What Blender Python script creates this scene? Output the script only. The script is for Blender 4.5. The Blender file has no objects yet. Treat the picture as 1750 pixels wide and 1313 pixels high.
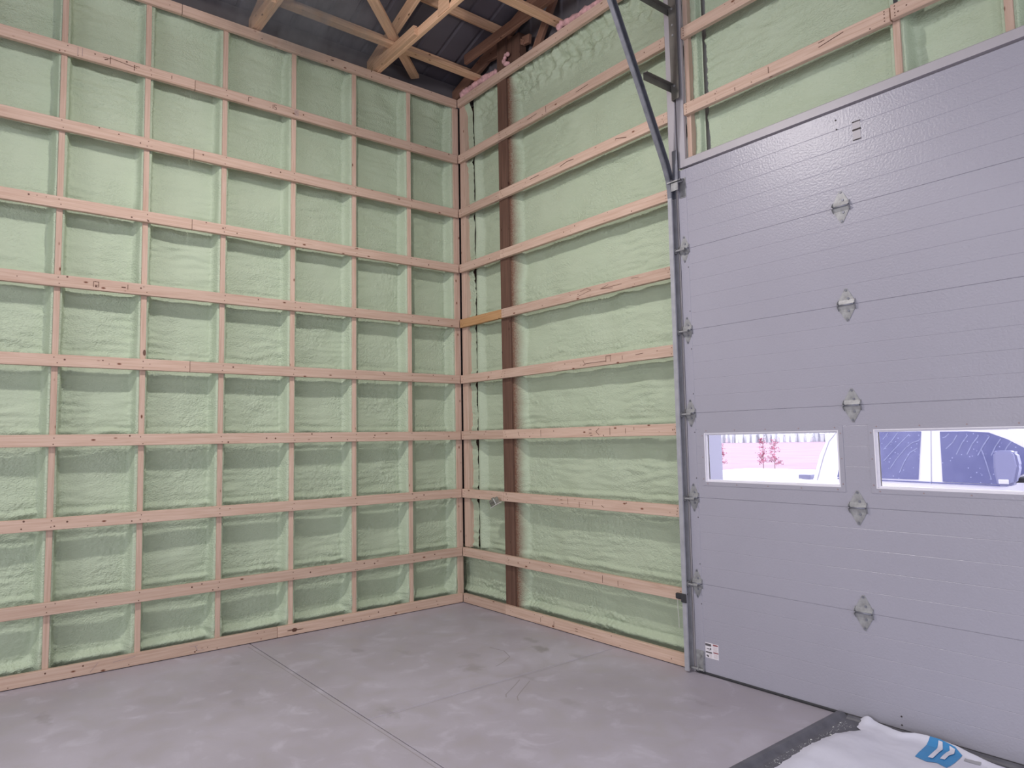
import bpy, bmesh, math, random
import numpy as np
from mathutils import Matrix, Vector, Euler

random.seed(7)
sc = bpy.context.scene
COL = sc.collection

# ------------------------------------------------------------------ camera
YAW, PIT, ROL = math.radians(51.1171), math.radians(4.559), math.radians(-1.0544)
d = Vector((-math.sin(YAW)*math.cos(PIT), math.cos(YAW)*math.cos(PIT), math.sin(PIT)))
r = Vector((math.cos(YAW), math.sin(YAW), 0.0))
u = r.cross(d)
r2 = r*math.cos(ROL) + u*math.sin(ROL)
u2 = -r*math.sin(ROL) + u*math.cos(ROL)
cam_d = bpy.data.cameras.new('camera')
cam_d.sensor_width = 36.0
cam_d.lens = 1194.86/1750*36.0
cam_d.clip_start, cam_d.clip_end = 0.05, 1000
cam = bpy.data.objects.new('camera', cam_d)
COL.objects.link(cam)
M = Matrix((r2, u2, -d)).transposed().to_4x4()
M.translation = Vector((6.1124, -4.2266, 1.6738))
cam.matrix_world = M
sc.camera = cam

# ------------------------------------------------------------------ world, lights, exposure
sc.view_settings.view_transform = 'Standard'
sc.view_settings.look = 'None'
sc.view_settings.exposure = -0.10
sc.view_settings.gamma = 1.0
sc.view_settings.use_curve_mapping = False
sc.cycles.max_bounces = 8
sc.cycles.diffuse_bounces = 5
sc.cycles.glossy_bounces = 4
sc.cycles.transparent_max_bounces = 12
sc.cycles.use_denoising = True
sc.cycles.sample_clamp_indirect = 5.2

wd = bpy.data.worlds.new('overcast')
sc.world = wd
wd.use_nodes = True
wn = wd.node_tree.nodes['Background']
wn.inputs['Color'].default_value = (0.90, 0.90, 1.0, 1)
wn.inputs['Strength'].default_value = 5.2


def lamp(name, loc, power, color, size=0.3):
    """round high-bay lamp shining down"""
    l = bpy.data.lights.new(name, 'AREA')
    l.shape = 'DISK'
    l.size = size
    l.energy = power
    l.color = color
    o = bpy.data.objects.new(name, l)
    o.location = loc
    COL.objects.link(o)
    return o


def area(name, loc, rot, sx, sy, power, color):
    l = bpy.data.lights.new(name, 'AREA')
    l.shape = 'RECTANGLE'
    l.size, l.size_y = sx, sy
    l.energy = power
    l.color = color
    o = bpy.data.objects.new(name, l)
    o.location = loc
    o.rotation_euler = rot
    COL.objects.link(o)
    return o


# the shop's hanging lamps (the nearest one is just above the frame) and unseen fill lights added behind and beside
LC = (1.0, 0.95, 0.94)
lamp('shop_lamp', (2.5, -2.75, 4.92), 88, LC, 0.22)
glow = bpy.data.lights.new('shop_lamp_glow', 'POINT')      # the sideways spill of the same lamp's diffuser
glow.energy, glow.color, glow.shadow_soft_size = 80, LC, 0.10
glow_o = bpy.data.objects.new('shop_lamp_glow', glow)
glow_o.location = (2.5, -2.75, 4.97)
COL.objects.link(glow_o)
lamp('shop_lamp', (8.2, -4.6, 4.92), 125, LC)
lamp('shop_lamp', (2.6, -8.2, 5.05), 140, LC)
lamp('shop_lamp', (8.2, -8.2, 5.05), 175, LC)
area('back_fill_light', (7.5, -13.6, 2.4), (math.radians(90), 0, 0), 8.0, 4.4, 560, (0.88, 0.90, 1.0))  # bluish fill light added in front of the closed back wall
area('side_fill_light', (12.4, -3.6, 1.7), (math.radians(90), 0, math.radians(90)), 3.2, 3.2, 150, (0.80, 0.84, 1.0))  # bluish fill light added at the side to brighten floor and low walls

# ------------------------------------------------------------------ helpers
WORLD = {}


def setp(o, label=None, cat=None, group=None, kind=None):
    if label: o['label'] = label
    if cat: o['category'] = cat
    if group: o['group'] = group
    if kind: o['kind'] = kind
    return o


def link(name, mesh, parent=None, mw=None, mat=None):
    o = bpy.data.objects.new(name, mesh)
    COL.objects.link(o)
    mw = mw.copy() if mw is not None else Matrix()
    if parent is not None:
        o.parent = parent
        o.matrix_parent_inverse = WORLD[parent.name].inverted()
    o.matrix_basis = mw
    WORLD[o.name] = mw
    if mat is not None and mesh is not None and not mesh.materials:
        mesh.materials.append(mat)
    return o


def empty(name, loc, label=None, cat=None, group=None, kind=None):
    o = bpy.data.objects.new(name, None)
    o.empty_display_size = 0.1
    COL.objects.link(o)
    o.location = loc
    WORLD[o.name] = Matrix.Translation(loc)
    return setp(o, label, cat, group, kind)


def bm_mesh(bm, name='mesh', smooth=False):
    me = bpy.data.meshes.new(name)
    bm.to_mesh(me)
    bm.free()
    if smooth:
        for p in me.polygons: p.use_smooth = True
    return me


def add_box(bm, lo, hi, bevel=0.0):
    vs = [bm.verts.new((x, y, z)) for x in (lo[0], hi[0]) for y in (lo[1], hi[1]) for z in (lo[2], hi[2])]
    fs = [(0, 1, 3, 2), (4, 6, 7, 5), (0, 4, 5, 1), (2, 3, 7, 6), (0, 2, 6, 4), (1, 5, 7, 3)]
    faces = [bm.faces.new([vs[i] for i in f]) for f in fs]
    if bevel:
        es = list({e for f in faces for e in f.edges})
        bmesh.ops.bevel(bm, geom=es, offset=bevel, segments=1, affect='EDGES')


def box(name, lo, hi, mat, parent=None, bevel=0.0):
    bm = bmesh.new()
    add_box(bm, lo, hi, bevel)
    return link(name, bm_mesh(bm, name), parent, None, mat)


def boxes(name, lst, mat, parent=None, bevel=0.0):
    bm = bmesh.new()
    for lo, hi in lst: add_box(bm, lo, hi, bevel)
    return link(name, bm_mesh(bm, name), parent, None, mat)


def add_cyl(bm, p0, p1, rad, seg=10, rad2=None, caps=True):
    p0, p1 = Vector(p0), Vector(p1)
    a = (p1-p0).normalized()
    b = a.orthogonal().normalized()
    c = a.cross(b)
    rad2 = rad if rad2 is None else rad2
    A = [bm.verts.new(p0 + (b*math.cos(t)+c*math.sin(t))*rad) for t in [2*math.pi*i/seg for i in range(seg)]]
    B = [bm.verts.new(p1 + (b*math.cos(t)+c*math.sin(t))*rad2) for t in [2*math.pi*i/seg for i in range(seg)]]
    for i in range(seg):
        bm.faces.new((A[i], A[(i+1) % seg], B[(i+1) % seg], B[i]))
    if caps:
        bm.faces.new(A[::-1]); bm.faces.new(B)


def add_prism(bm, pts, axis, a, b):
    """polygon pts (2D) extruded along axis 'x','y' or 'z' between a and b"""
    def P(p, t):
        return {'x': (t, p[0], p[1]), 'y': (p[0], t, p[1]), 'z': (p[0], p[1], t)}[axis]
    A = [bm.verts.new(P(p, a)) for p in pts]
    B = [bm.verts.new(P(p, b)) for p in pts]
    n = len(pts)
    for i in range(n):
        bm.faces.new((A[i], A[(i+1) % n], B[(i+1) % n], B[i]))
    bm.faces.new(A[::-1]); bm.faces.new(B)


def prism(name, pts, axis, a, b, mat, parent=None):
    bm = bmesh.new()
    add_prism(bm, pts, axis, a, b)
    bmesh.ops.recalc_face_normals(bm, faces=bm.faces[:])
    return link(name, bm_mesh(bm, name), parent, None, mat)


def board(name, p0, p1, wdir, w, t, mat, parent=None, bevel=0.003):
    """plank whose local X runs along its length; w along wdir, t along the third axis, centred on p0-p1"""
    p0, p1 = Vector(p0), Vector(p1)
    X = (p1-p0); L = X.length; X.normalize()
    Y = Vector(wdir); Y = (Y - X*Y.dot(X)).normalized()
    Z = X.cross(Y)
    m = Matrix((X, Y, Z)).transposed().to_4x4()
    m.translation = p0
    bm = bmesh.new()
    add_box(bm, (0, -w/2, -t/2), (L, w/2, t/2), bevel)
    return link(name, bm_mesh(bm, name), parent, m, mat)


# ------------------------------------------------------------------ materials
class NT:
    def __init__(self, name):
        self.m = bpy.data.materials.new(name)
        self.m.use_nodes = True
        self.t = self.m.node_tree
        self.b = self.t.nodes['Principled BSDF']
        self.out = self.t.nodes['Material Output']

    def n(self, typ, **kw):
        nd = self.t.nodes.new(typ)
        for k, v in kw.items(): setattr(nd, k, v)
        return nd

    def l(self, a, b): self.t.links.new(a, b)

    def val(self, nd, **kw):
        for k, v in kw.items(): nd.inputs[k.replace('_', ' ')].default_value = v
        return nd

    def mixc(self, fac, a, b, blend='MIX'):
        nd = self.n('ShaderNodeMix', data_type='RGBA', blend_type=blend)
        for sock, v in ((nd.inputs[0], fac), (nd.inputs[6], a), (nd.inputs[7], b)):
            if hasattr(v, 'is_linked'): self.l(v, sock)
            elif isinstance(v, (int, float)): sock.default_value = v
            else: sock.default_value = (*v, 1)
        return nd.outputs[2]

    def math(self, op, a, b=0.0, clamp=False):
        nd = self.n('ShaderNodeMath', operation=op, use_clamp=clamp)
        for sock, v in ((nd.inputs[0], a), (nd.inputs[1], b)):
            if hasattr(v, 'is_linked'): self.l(v, sock)
            else: sock.default_value = v
        return nd.outputs[0]

    def mapping(self, scale=(1, 1, 1), coord='Object', loc=(0, 0, 0)):
        tc = self.n('ShaderNodeTexCoord')
        mp = self.n('ShaderNodeMapping')
        mp.inputs['Scale'].default_value = scale
        mp.inputs['Location'].default_value = loc
        self.l(tc.outputs[coord], mp.inputs['Vector'])
        return mp.outputs[0]

    def noise(self, vec, scale, detail=2.0, rough=0.5, dist=0.0):
        nd = self.n('ShaderNodeTexNoise')
        self.val(nd, Scale=scale, Detail=detail, Roughness=rough, Distortion=dist)
        self.l(vec, nd.inputs['Vector'])
        return nd.outputs['Fac']

    def ramp(self, fac, stops):
        nd = self.n('ShaderNodeValToRGB')
        el = nd.color_ramp.elements
        while len(el) < len(stops): el.new(0.5)
        for e, (p, c) in zip(el, stops):
            e.position = p
            e.color = (*c, 1) if not isinstance(c, (int, float)) else (c, c, c, 1)
        self.l(fac, nd.inputs[0])
        return nd.outputs[0]

    def bump(self, h, strength=0.3, dist=0.01, normal=None):
        nd = self.n('ShaderNodeBump')
        nd.inputs['Strength'].default_value = strength
        nd.inputs['Distance'].default_value = dist
        self.l(h, nd.inputs['Height'])
        if normal is not None: self.l(normal, nd.inputs['Normal'])
        self.l(nd.outputs[0], self.b.inputs['Normal'])
        return nd.outputs[0]

    def base(self, v):
        if hasattr(v, 'is_linked'): self.l(v, self.b.inputs['Base Color'])
        else: self.b.inputs['Base Color'].default_value = (*v, 1)


def simple(name, col, rough=0.6, metal=0.0, var=0.0, vscale=8.0, bump=0.0, bscale=40.0):
    t = NT(name)
    t.b.inputs['Roughness'].default_value = rough
    t.b.inputs['Metallic'].default_value = metal
    v = t.mapping()
    n = t.noise(v, vscale, 4.0)
    lo = tuple(c*(1-var) for c in col); hi = tuple(min(1, c*(1+var)) for c in col)
    t.base(t.ramp(n, [(0.3, lo), (0.7, hi)]) if var else col)
    if bump:
        t.bump(t.noise(v, bscale, 3.0), bump, 0.004)
    return t.m


def wood(name, light, dark, knot, rough=0.7, knots=0.05):
    t = NT(name)
    t.b.inputs['Roughness'].default_value = rough
    t.b.inputs['Specular IOR Level'].default_value = 0.25
    oi = t.n('ShaderNodeObjectInfo')
    tc = t.n('ShaderNodeTexCoord')
    add = t.n('ShaderNodeVectorMath', operation='ADD')
    cmb = t.n('ShaderNodeCombineXYZ')
    rr = t.math('MULTIPLY', oi.outputs['Random'], 57.0)
    t.l(rr, cmb.inputs[0]); t.l(t.math('MULTIPLY', oi.outputs['Random'], 13.0), cmb.inputs[1])
    t.l(tc.outputs['Object'], add.inputs[0]); t.l(cmb.outputs[0], add.inputs[1])

    def mp(scale):
        m = t.n('ShaderNodeMapping'); m.inputs['Scale'].default_value = scale
        t.l(add.outputs[0], m.inputs['Vector']); return m.outputs[0]
    g1 = t.noise(mp((1.2, 26, 26)), 2.0, 4.0, 0.6, 0.6)
    g2 = t.noise(mp((0.8, 5, 5)), 1.5, 3.0, 0.5, 0.8)
    col = t.ramp(g1, [(0.30, dark), (0.62, light)])
    col = t.mixc(t.math('MULTIPLY', g2, 0.35), col, tuple(c*0.86 for c in light))
    # growth-ring figure on some boards
    wv = t.n('ShaderNodeTexWave', wave_type='RINGS', rings_direction='X')
    t.val(wv, Scale=5.0, Distortion=5.0, Detail=2.0, Detail_Scale=0.6)
    t.l(mp((0.35, 4.5, 4.5)), wv.inputs['Vector'])
    col = t.mixc(t.math('MULTIPLY', wv.outputs['Fac'], 0.12), col, dark)
    vo = t.n('ShaderNodeTexVoronoi'); vo.inputs['Scale'].default_value = 1.0
    t.l(mp((5.5, 12, 12)), vo.inputs['Vector'])
    k = t.ramp(vo.outputs['Distance'], [(knots, 1.0), (knots+0.06, 0.0)])
    col = t.mixc(k, col, knot)
    hv = t.n('ShaderNodeHueSaturation')
    t.l(col, hv.inputs['Color'])
    t.l(t.math('ADD', t.math('MULTIPLY', oi.outputs['Random'], 0.16), 0.92), hv.inputs['Value'])
    t.base(hv.outputs[0])
    t.bump(g1, 0.12, 0.002)
    return t.m


def foam_material():
    t = NT('spray_foam')
    t.b.inputs['Roughness'].default_value = 0.62
    t.b.inputs['Specular IOR Level'].default_value = 0.35
    v = t.mapping()
    n1 = t.noise(v, 2.2, 3.0)
    n2 = t.noise(v, 38.0, 3.0)
    c = t.ramp(n1, [(0.3, FOAM_A), (0.7, FOAM_B)])
    c = t.mixc(t.math('MULTIPLY', n2, 0.25), c, FOAM_C)
    at = t.n('ShaderNodeAttribute'); at.attribute_name = 'bare'
    spk = t.noise(v, 90.0, 2.0)
    f = t.math('ADD', at.outputs['Fac'], t.math('MULTIPLY', t.math('SUBTRACT', spk, 0.5), t.math('MULTIPLY', at.outputs['Fac'], 0.9)), True)
    c = t.mixc(f, c, (0.17, 0.085, 0.055))
    t.base(c)
    # orange-peel skin of the foam, stronger in some patches
    wv = t.mapping((1.0, 1.0, 1.35))
    vo = t.n('ShaderNodeTexVoronoi', feature='SMOOTH_F1')
    t.val(vo, Scale=64.0, Smoothness=0.35, Randomness=1.0)
    wn_ = t.n('ShaderNodeTexNoise'); t.val(wn_, Scale=14.0, Detail=2.0)
    t.l(wv, wn_.inputs['Vector'])
    ad = t.n('ShaderNodeVectorMath', operation='MULTIPLY_ADD')
    t.l(wn_.outputs['Color'], ad.inputs[0]); ad.inputs[1].default_value = (.05, .05, .05); t.l(wv, ad.inputs[2])
    t.l(ad.outputs[0], vo.inputs['Vector'])
    patch = t.ramp(t.noise(v, 3.0, 2.0), [(0.36, 0.30), (0.60, 1.0)])
    fine = t.noise(wv, 130.0, 2.0, 0.6)
    h = t.math('ADD', t.math('MULTIPLY', t.math('MULTIPLY', vo.outputs['Distance'], -1.0), patch), t.math('MULTIPLY', fine, 0.35))
    t.bump(h, 0.75, 0.007)
    return t.m


FOAM_A, FOAM_B, FOAM_C = (0.412, 0.490, 0.352), (0.442, 0.516, 0.378), (0.505, 0.56, 0.43)
MFOAM = foam_material()
MPINE = wood('pine', (0.600, 0.440, 0.352), (0.465, 0.310, 0.232), (0.16, 0.06, 0.035))
MAMBER = wood('amber_pine', (0.54, 0.32, 0.16), (0.42, 0.22, 0.09), (0.13, 0.05, 0.02))
MRAFT_SHADE = wood('rafter_pine_shaded', (0.30, 0.165, 0.115), (0.21, 0.11, 0.075), (0.08, 0.03, 0.02))  # rafter wood with the gable's lack of light painted in as darker brown
MRAFT = wood('rafter_pine', (0.80, 0.53, 0.35), (0.55, 0.32, 0.19), (0.13, 0.06, 0.03))
MPOST = wood('treated_post', (0.155, 0.086, 0.062), (0.095, 0.05, 0.036), (0.05, 0.02, 0.015))
MDECK = simple('roof_steel', (0.115, 0.105, 0.125), 0.6, 0.0, 0.12, 2.0)
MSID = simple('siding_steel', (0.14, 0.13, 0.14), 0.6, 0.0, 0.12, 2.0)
MSHELL = simple('shell_grey', (0.42, 0.44, 0.42), 0.8, 0.0, 0.1, 1.0)
MDOOR = simple('door_enamel', (0.345, 0.335, 0.390), 0.33, 0.0, 0.03, 1.2, 0.45, 75.0)
MTRIM = simple('trim_steel', (0.40, 0.375, 0.40), 0.45, 0.0, 0.05, 3.0)
MTRIMD = simple('trim_shaded_steel', (0.36, 0.34, 0.35), 0.45, 0.0, 0.05, 3.0)
MGALV = simple('galvanised', (0.32, 0.32, 0.325), 0.5, 0.3, 0.25, 30.0)
MRAIL = simple('rail_zinc', (0.40, 0.40, 0.435), 0.45, 0.25, 0.12, 14.0)
MTRACK = simple('track_steel', (0.23, 0.235, 0.275), 0.45, 0.5, 0.2, 14.0)
MANGLE = simple('angle_iron', (0.17, 0.16, 0.145), 0.5, 0.5, 0.15, 10.0)
MBLACK = simple('black_rubber', (0.03, 0.03, 0.035), 0.6, 0.0, 0.2, 10.0)
MDARK = simple('gap_shade', (0.06, 0.05, 0.05), 0.9)
MINK = simple('ink', (0.10, 0.045, 0.03), 0.9)
MGREYINK = simple('grey_ink', (0.33, 0.25, 0.25), 0.9)
MWHITE = simple('white_frame', (0.74, 0.72, 0.78), 0.4)
MNAIL = simple('nail_head', (0.13, 0.06, 0.04), 0.6, 0.0)
MPINK = simple('pink_fibreglass', (0.62, 0.36, 0.36), 0.95, 0.0, 0.25, 30.0, 0.6, 60.0)
MMAT = simple('mat_vinyl', (0.105, 0.105, 0.125), 0.42, 0.0, 0.2, 12.0, 0.1, 80.0)
MSHEET = simple('white_plastic', (0.67, 0.67, 0.77), 0.45, 0.0, 0.04, 6.0, 0.10, 30.0)
MBLUE = simple('blue_print', (0.05, 0.26, 0.56), 0.45)
MGPRINT = simple('grey_print', (0.36, 0.36, 0.39), 0.5)
MBOX = simple('box_zinc', (0.30, 0.30, 0.27), 0.45, 0.6, 0.25, 40.0)
MPLATE = simple('box_plate', (0.78, 0.77, 0.75), 0.4, 0.2)
MTRUCK = simple('truck_white', (0.80, 0.79, 0.82), 0.25)
MTIRE = simple('tyre', (0.03, 0.03, 0.03), 0.8)
MSTICK = simple('sticker_white', (0.74, 0.70, 0.74), 0.5)
MRED = simple('sticker_red', (0.30, 0.10, 0.11), 0.5)
MSTK = simple('sticker_dark', (0.10, 0.09, 0.10), 0.5)


def glass_material():
    t = NT('clear_pane')
    tr = t.n('ShaderNodeBsdfTransparent'); tr.inputs[0].default_value = (0.96, 0.96, 1.0, 1)
    gl = t.n('ShaderNodeBsdfGlossy'); gl.inputs['Roughness'].default_value = 0.02
    fr = t.n('ShaderNodeFresnel'); fr.inputs[0].default_value = 1.25
    mx = t.n('ShaderNodeMixShader')
    t.l(fr.outputs[0], mx.inputs[0]); t.l(tr.outputs[0], mx.inputs[1]); t.l(gl.outputs[0], mx.inputs[2])
    t.l(mx.outputs[0], t.out.inputs['Surface'])
    return t.m


MGLASS = glass_material()


def truck_glass():
    t = NT('truck_glass')
    t.b.inputs['Roughness'].default_value = 0.25
    v = t.mapping()
    sp = t.n('ShaderNodeTexVoronoi'); sp.inputs['Scale'].default_value = 26.0
    t.l(v, sp.inputs['Vector'])
    spots = t.ramp(sp.outputs['Distance'], [(0.10, 1.0), (0.17, 0.0)])
    cl = t.noise(v, 5.0, 4.0)
    c = t.ramp(cl, [(0.3, (0.125, 0.135, 0.26)), (0.7, (0.165, 0.175, 0.31))])
    t.base(t.mixc(t.math('MULTIPLY', spots, 0.8), c, (0.40, 0.42, 0.60)))
    return t.m


MTGLASS = truck_glass()
MSTREAK = simple('soap_streak', (0.26, 0.28, 0.42), 0.6, 0.0, 0.2, 30.0)


def concrete_material():
    t = NT('concrete')
    v = t.mapping()
    n1 = t.noise(v, 0.7, 5.0, 0.55)
    n2 = t.noise(v, 5.0, 5.0, 0.6, 0.5)
    n3 = t.noise(v, 90.0, 2.0)
    c = t.ramp(n1, [(0.32, (0.330, 0.300, 0.340)), (0.68, (0.440, 0.412, 0.478))])
    c = t.mixc(t.ramp(n2, [(0.36, 0.35), (0.5, 0.0)]), c, (0.34, 0.31, 0.32))
    c = t.mixc(t.ramp(n2, [(0.55, 0.0), (0.72, 0.6)]), c, (0.52, 0.50, 0.575))
    c = t.mixc(t.math('MULTIPLY', n3, 0.10), c, (0.30, 0.28, 0.29))
    tc = t.n('ShaderNodeTexCoord')
    # scuffs and footprints that lie on the slab
    marks = [(1.52, -.37, .13, .05, .5), (1.75, -.47, .13, .07, .75), (1.50, -1.0, .12, .10, .35), (1.78, -1.15, .11, .09, .45),
             (2.11, -.39, .10, .06, .4), (2.10, -2.03, .13, .06, .55), (0.79, -1.58, .10, .05, .4), (1.09, -1.33, .12, .05, .35),
             (2.2, -.98, .10, .05, .35), (.77, -3.70, .16, .05, .5), (2.73, -1.09, .12, .06, .3), (3.28, -.47, .15, .04, .3),
             (1.3, -2.7, .1, .05, .3), (.45, -2.45, .1, .05, .3)]
    wob = t.noise(v, 12.0, 4.0, 0.6)
    for (mx_, my_, a, b, s) in marks:
        mp = t.n('ShaderNodeMapping')
        mp.vector_type = 'POINT'
        mp.inputs['Location'].default_value = (-mx_/a, -my_/b, 0)
        mp.inputs['Scale'].default_value = (1/a, 1/b, 0)
        t.l(tc.outputs['Object'], mp.inputs['Vector'])
        ln = t.n('ShaderNodeVectorMath', operation='LENGTH'); t.l(mp.outputs[0], ln.inputs[0])
        dd = t.math('ADD', ln.outputs['Value'], t.math('MULTIPLY', t.math('SUBTRACT', wob, 0.5), 2.6))
        f = t.ramp(dd, [(0.35, s), (0.95, 0.0)])
        c = t.mixc(t.math('MULTIPLY', f, 0.75), c, (0.22, 0.20, 0.20))
    t.base(c)
    t.b.inputs['Roughness'].default_value = 0.5
    rr = t.ramp(n2, [(0.3, 0.36), (0.7, 0.55)])
    t.l(rr, t.b.inputs['Roughness'])
    t.bump(n3, 0.06, 0.002)
    return t.m


MCONC = concrete_material()
MGROUND = simple('pale_field', (0.21, 0.145, 0.175), 1.0, 0.0, 0.12, 0.3)
MDRIVE = simple('driveway', (0.34, 0.31, 0.33), 0.9, 0.0, 0.06, 0.5)
MTREEL = simple('far_trees', (0.56, 0.57, 0.60), 1.0, 0.0, 0.2, 0.4)
MLEAF = simple('red_leaves', (0.30, 0.085, 0.13), 0.8, 0.0, 0.3, 3.0)
MBARK = simple('bark', (0.20, 0.13, 0.12), 0.9)

# ------------------------------------------------------------------ noise for foam relief
def perlin(x, y, seed):
    rs = np.random.RandomState(seed)
    tab = rs.rand(256, 256)*2*np.pi
    xi = np.floor(x).astype(int); yi = np.floor(y).astype(int)
    xf = x-xi; yf = y-yi
    def g(ix, iy):
        a = tab[(xi+ix) & 255, (yi+iy) & 255]
        return np.cos(a)*(xf-ix)+np.sin(a)*(yf-iy)
    s = xf*xf*xf*(xf*(xf*6-15)+10); t = yf*yf*yf*(yf*(yf*6-15)+10)
    return (1-t)*((1-s)*g(0, 0)+s*g(1, 0)) + t*((1-s)*g(0, 1)+s*g(1, 1))


def sstep(a, b, x):
    t = np.clip((x-a)/(b-a), 0, 1)
    return t*t*(3-2*t)


ROWS = [4.733-0.0, 4.128, 3.520, 2.922, 2.322, 1.728, 1.124, 0.520]    # girt centre heights
ZTOP, ZBOT = 5.363, 0.048


def foam(name, parent, org, U, N, u0, u1, z0, z1, base, seed, left='stud', right='stud', step=0.011, top_rough=0.0,
         rows=ROWS, ztop=ZTOP, blob=True, label=None, edge=0.052):
    """height-field of sprayed foam between two framing members"""
    L = u1-u0
    es = [0, .003, .007, .012, .018, .025, .033, .042]
    if L > 0.3:
        mid = np.arange(.053, L-.053, step)
        us = np.concatenate([es, mid, L-np.array(es[::-1])])
    else:
        us = np.linspace(0, L, 14)
    zs = np.arange(z0, z1+step*0.5, step)
    Ug, Zg = np.meshgrid(us, zs)
    X = Ug + u0 + seed*3.7
    lo = perlin(X*3.2, Zg*3.2, seed)*0.013 + perlin(X*1.3+9, Zg*7.0, seed+1)*0.010
    rip_mask = sstep(-0.12, 0.35, perlin(X*1.7+4, Zg*1.9, seed+2))
    warp = perlin(X*5, Zg*5, seed+8)*0.5
    rip = perlin(X*5.0, Zg*26+warp, seed+3)*0.012*(0.35+rip_mask)
    lowz = sstep(4.6, 2.2, Zg)*0.55+0.75
    peb_mask = 0.25+0.95*sstep(-0.15, 0.3, perlin(X*2.3+2, Zg*2.6, seed+4))
    peb = (np.abs(perlin(X*30+warp, Zg*46+warp, seed+5))*0.012 + np.abs(perlin(X*60, Zg*72, seed+6))*0.0085)*peb_mask*lowz
    D = base - lo - rip - peb
    # beads where the foam was built up against each girt
    for i, zc in enumerate(rows):
        zt, zb = zc+.045, zc-.045
        wv = perlin(X*6+i*7.3, Zg*0+i, seed+9)
        h = Zg-(zt+.020+wv*.012)
        D -= .020*np.exp(-(h/.017)**2)*(0.7+wv)
        crease = Zg-(zt+.055+wv*.014)
        D += .006*np.exp(-(crease/.007)**2)
        h2 = Zg-(zb-.022+wv*.014)
        D -= (.018+.014*wv)*np.exp(-(h2/.030)**2)
        D -= np.abs(perlin(X*34, Zg*34, seed+10))*.014*np.exp(-((Zg-(zb-.03))/.04)**2)*(0.4+rip_mask)
    # the lowest strip is lumpier
    D -= (np.abs(perlin(X*22, Zg*30, seed+21))*.030-.006)*sstep(.34, .16, Zg)*(.35+rip_mask)
    # sill and top plate build-up
    wv = perlin(X*4, Zg*0, seed+11)
    D -= (.045+.012*wv)*np.exp(-((Zg-(.105+.012*wv))/.030)**2)
    D += .008*np.exp(-((Zg-(.155+.01*wv))/.009)**2)
    if ztop is not None:
        D -= (.050+.02*wv)*sstep(ztop-.17-.05*wv, ztop-.03, Zg)
        if top_rough:
            band = sstep(ztop-.36+.10*wv, ztop-.2, Zg)
            D -= top_rough*band*(0.35+perlin(X*12, Zg*16, seed+12)+0.6*np.abs(perlin(X*30, Zg*34, seed+13)))
    bare = np.zeros_like(D)
    # coats climbing the sides of the studs
    for side, kind in (('l', left), ('r', right)):
        e = (Ug if side == 'l' else L-Ug)-(.013 if kind == 'stud' else 0)
        if kind is None: continue
        wob = perlin(Zg*4.0+(0 if side == 'l' else 50), Zg*0+seed*.37, seed+14)
        wob2 = perlin(Zg*19.0, Zg*0+5+seed, seed+15)
        if kind == 'stud':
            w = .026+.010*wob; t0 = .013+.006*wob+.003*wob2
            near = edge+.010*wob2*0.5
        elif kind == 'post':
            w = .115+.03*wob; t0 = .012
            near = .062
            bare = np.maximum(bare, sstep(.105+.04*wob+.014*wob2, .012, e)*0.97)
        elif kind == 'crack':
            w = .012; t0 = .006
            near = base+.05
        if kind == 'shelf':      # built up level with its neighbour, with an open hairline gap between
            s = sstep(.012, .10+.03*wob, e)
            D = (.094+.012*wob)*(1-s) + D*s
            continue
        s = sstep(t0, t0+w, e)
        D = near*(1-s) + D*s
        if kind == 'stud':
            c = e-(t0+w*0.95)
            bump_ = np.abs(perlin(Zg*36+seed, X*20, seed+16))
            D -= .042*bump_*np.exp(-(c/.013)**2)*lowz - .004*np.exp(-((c-.016)/.006)**2)*lowz
        if blob and kind == 'stud':
            for bz, am in ((.145, .07), (.20, .045)):
                rs = np.random.RandomState(seed*5+int(bz*100)+(7 if side == 'l' else 0))
                am *= (1.0 if side == 'r' else .35)*(0.6+0.5*rs.rand())
                D -= am*np.exp(-((e-.035)/.026)**2-((Zg-bz-.03*rs.rand())/.036)**2)
    D = np.maximum(D, .041)
    P = np.array(org)[None, None, :] + Ug[..., None]*np.array(U) + u0*np.array(U) + Zg[..., None]*np.array((0, 0, 1.0)) + D[..., None]*np.array(N)
    nz, nu = D.shape
    idx = np.arange(nz*nu).reshape(nz, nu)
    quads = np.stack([idx[:-1, :-1], idx[:-1, 1:], idx[1:, 1:], idx[1:, :-1]], -1).reshape(-1, 4)
    if np.cross(U, (0, 0, 1)).dot(N) > 0: quads = quads[:, ::-1]
    me = bpy.data.meshes.new(name)
    me.vertices.add(nz*nu)
    me.vertices.foreach_set('co', P.reshape(-1).astype(np.float32))
    me.loops.add(quads.size)
    me.loops.foreach_set('vertex_index', quads.reshape(-1).astype(np.int32))
    me.polygons.add(len(quads))
    me.polygons.foreach_set('loop_start', np.arange(0, quads.size, 4, dtype=np.int32))
    me.polygons.foreach_set('loop_total', np.full(len(quads), 4, dtype=np.int32))
    me.polygons.foreach_set('use_smooth', np.ones(len(quads), dtype=bool))
    at = me.attributes.new('bare', 'FLOAT', 'POINT')
    at.data.foreach_set('value', bare.reshape(-1).astype(np.float32))
    me.update()
    me.validate()
    o = link(name, me, parent, None, MFOAM)
    if label: o['label'] = label
    return o


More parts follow.
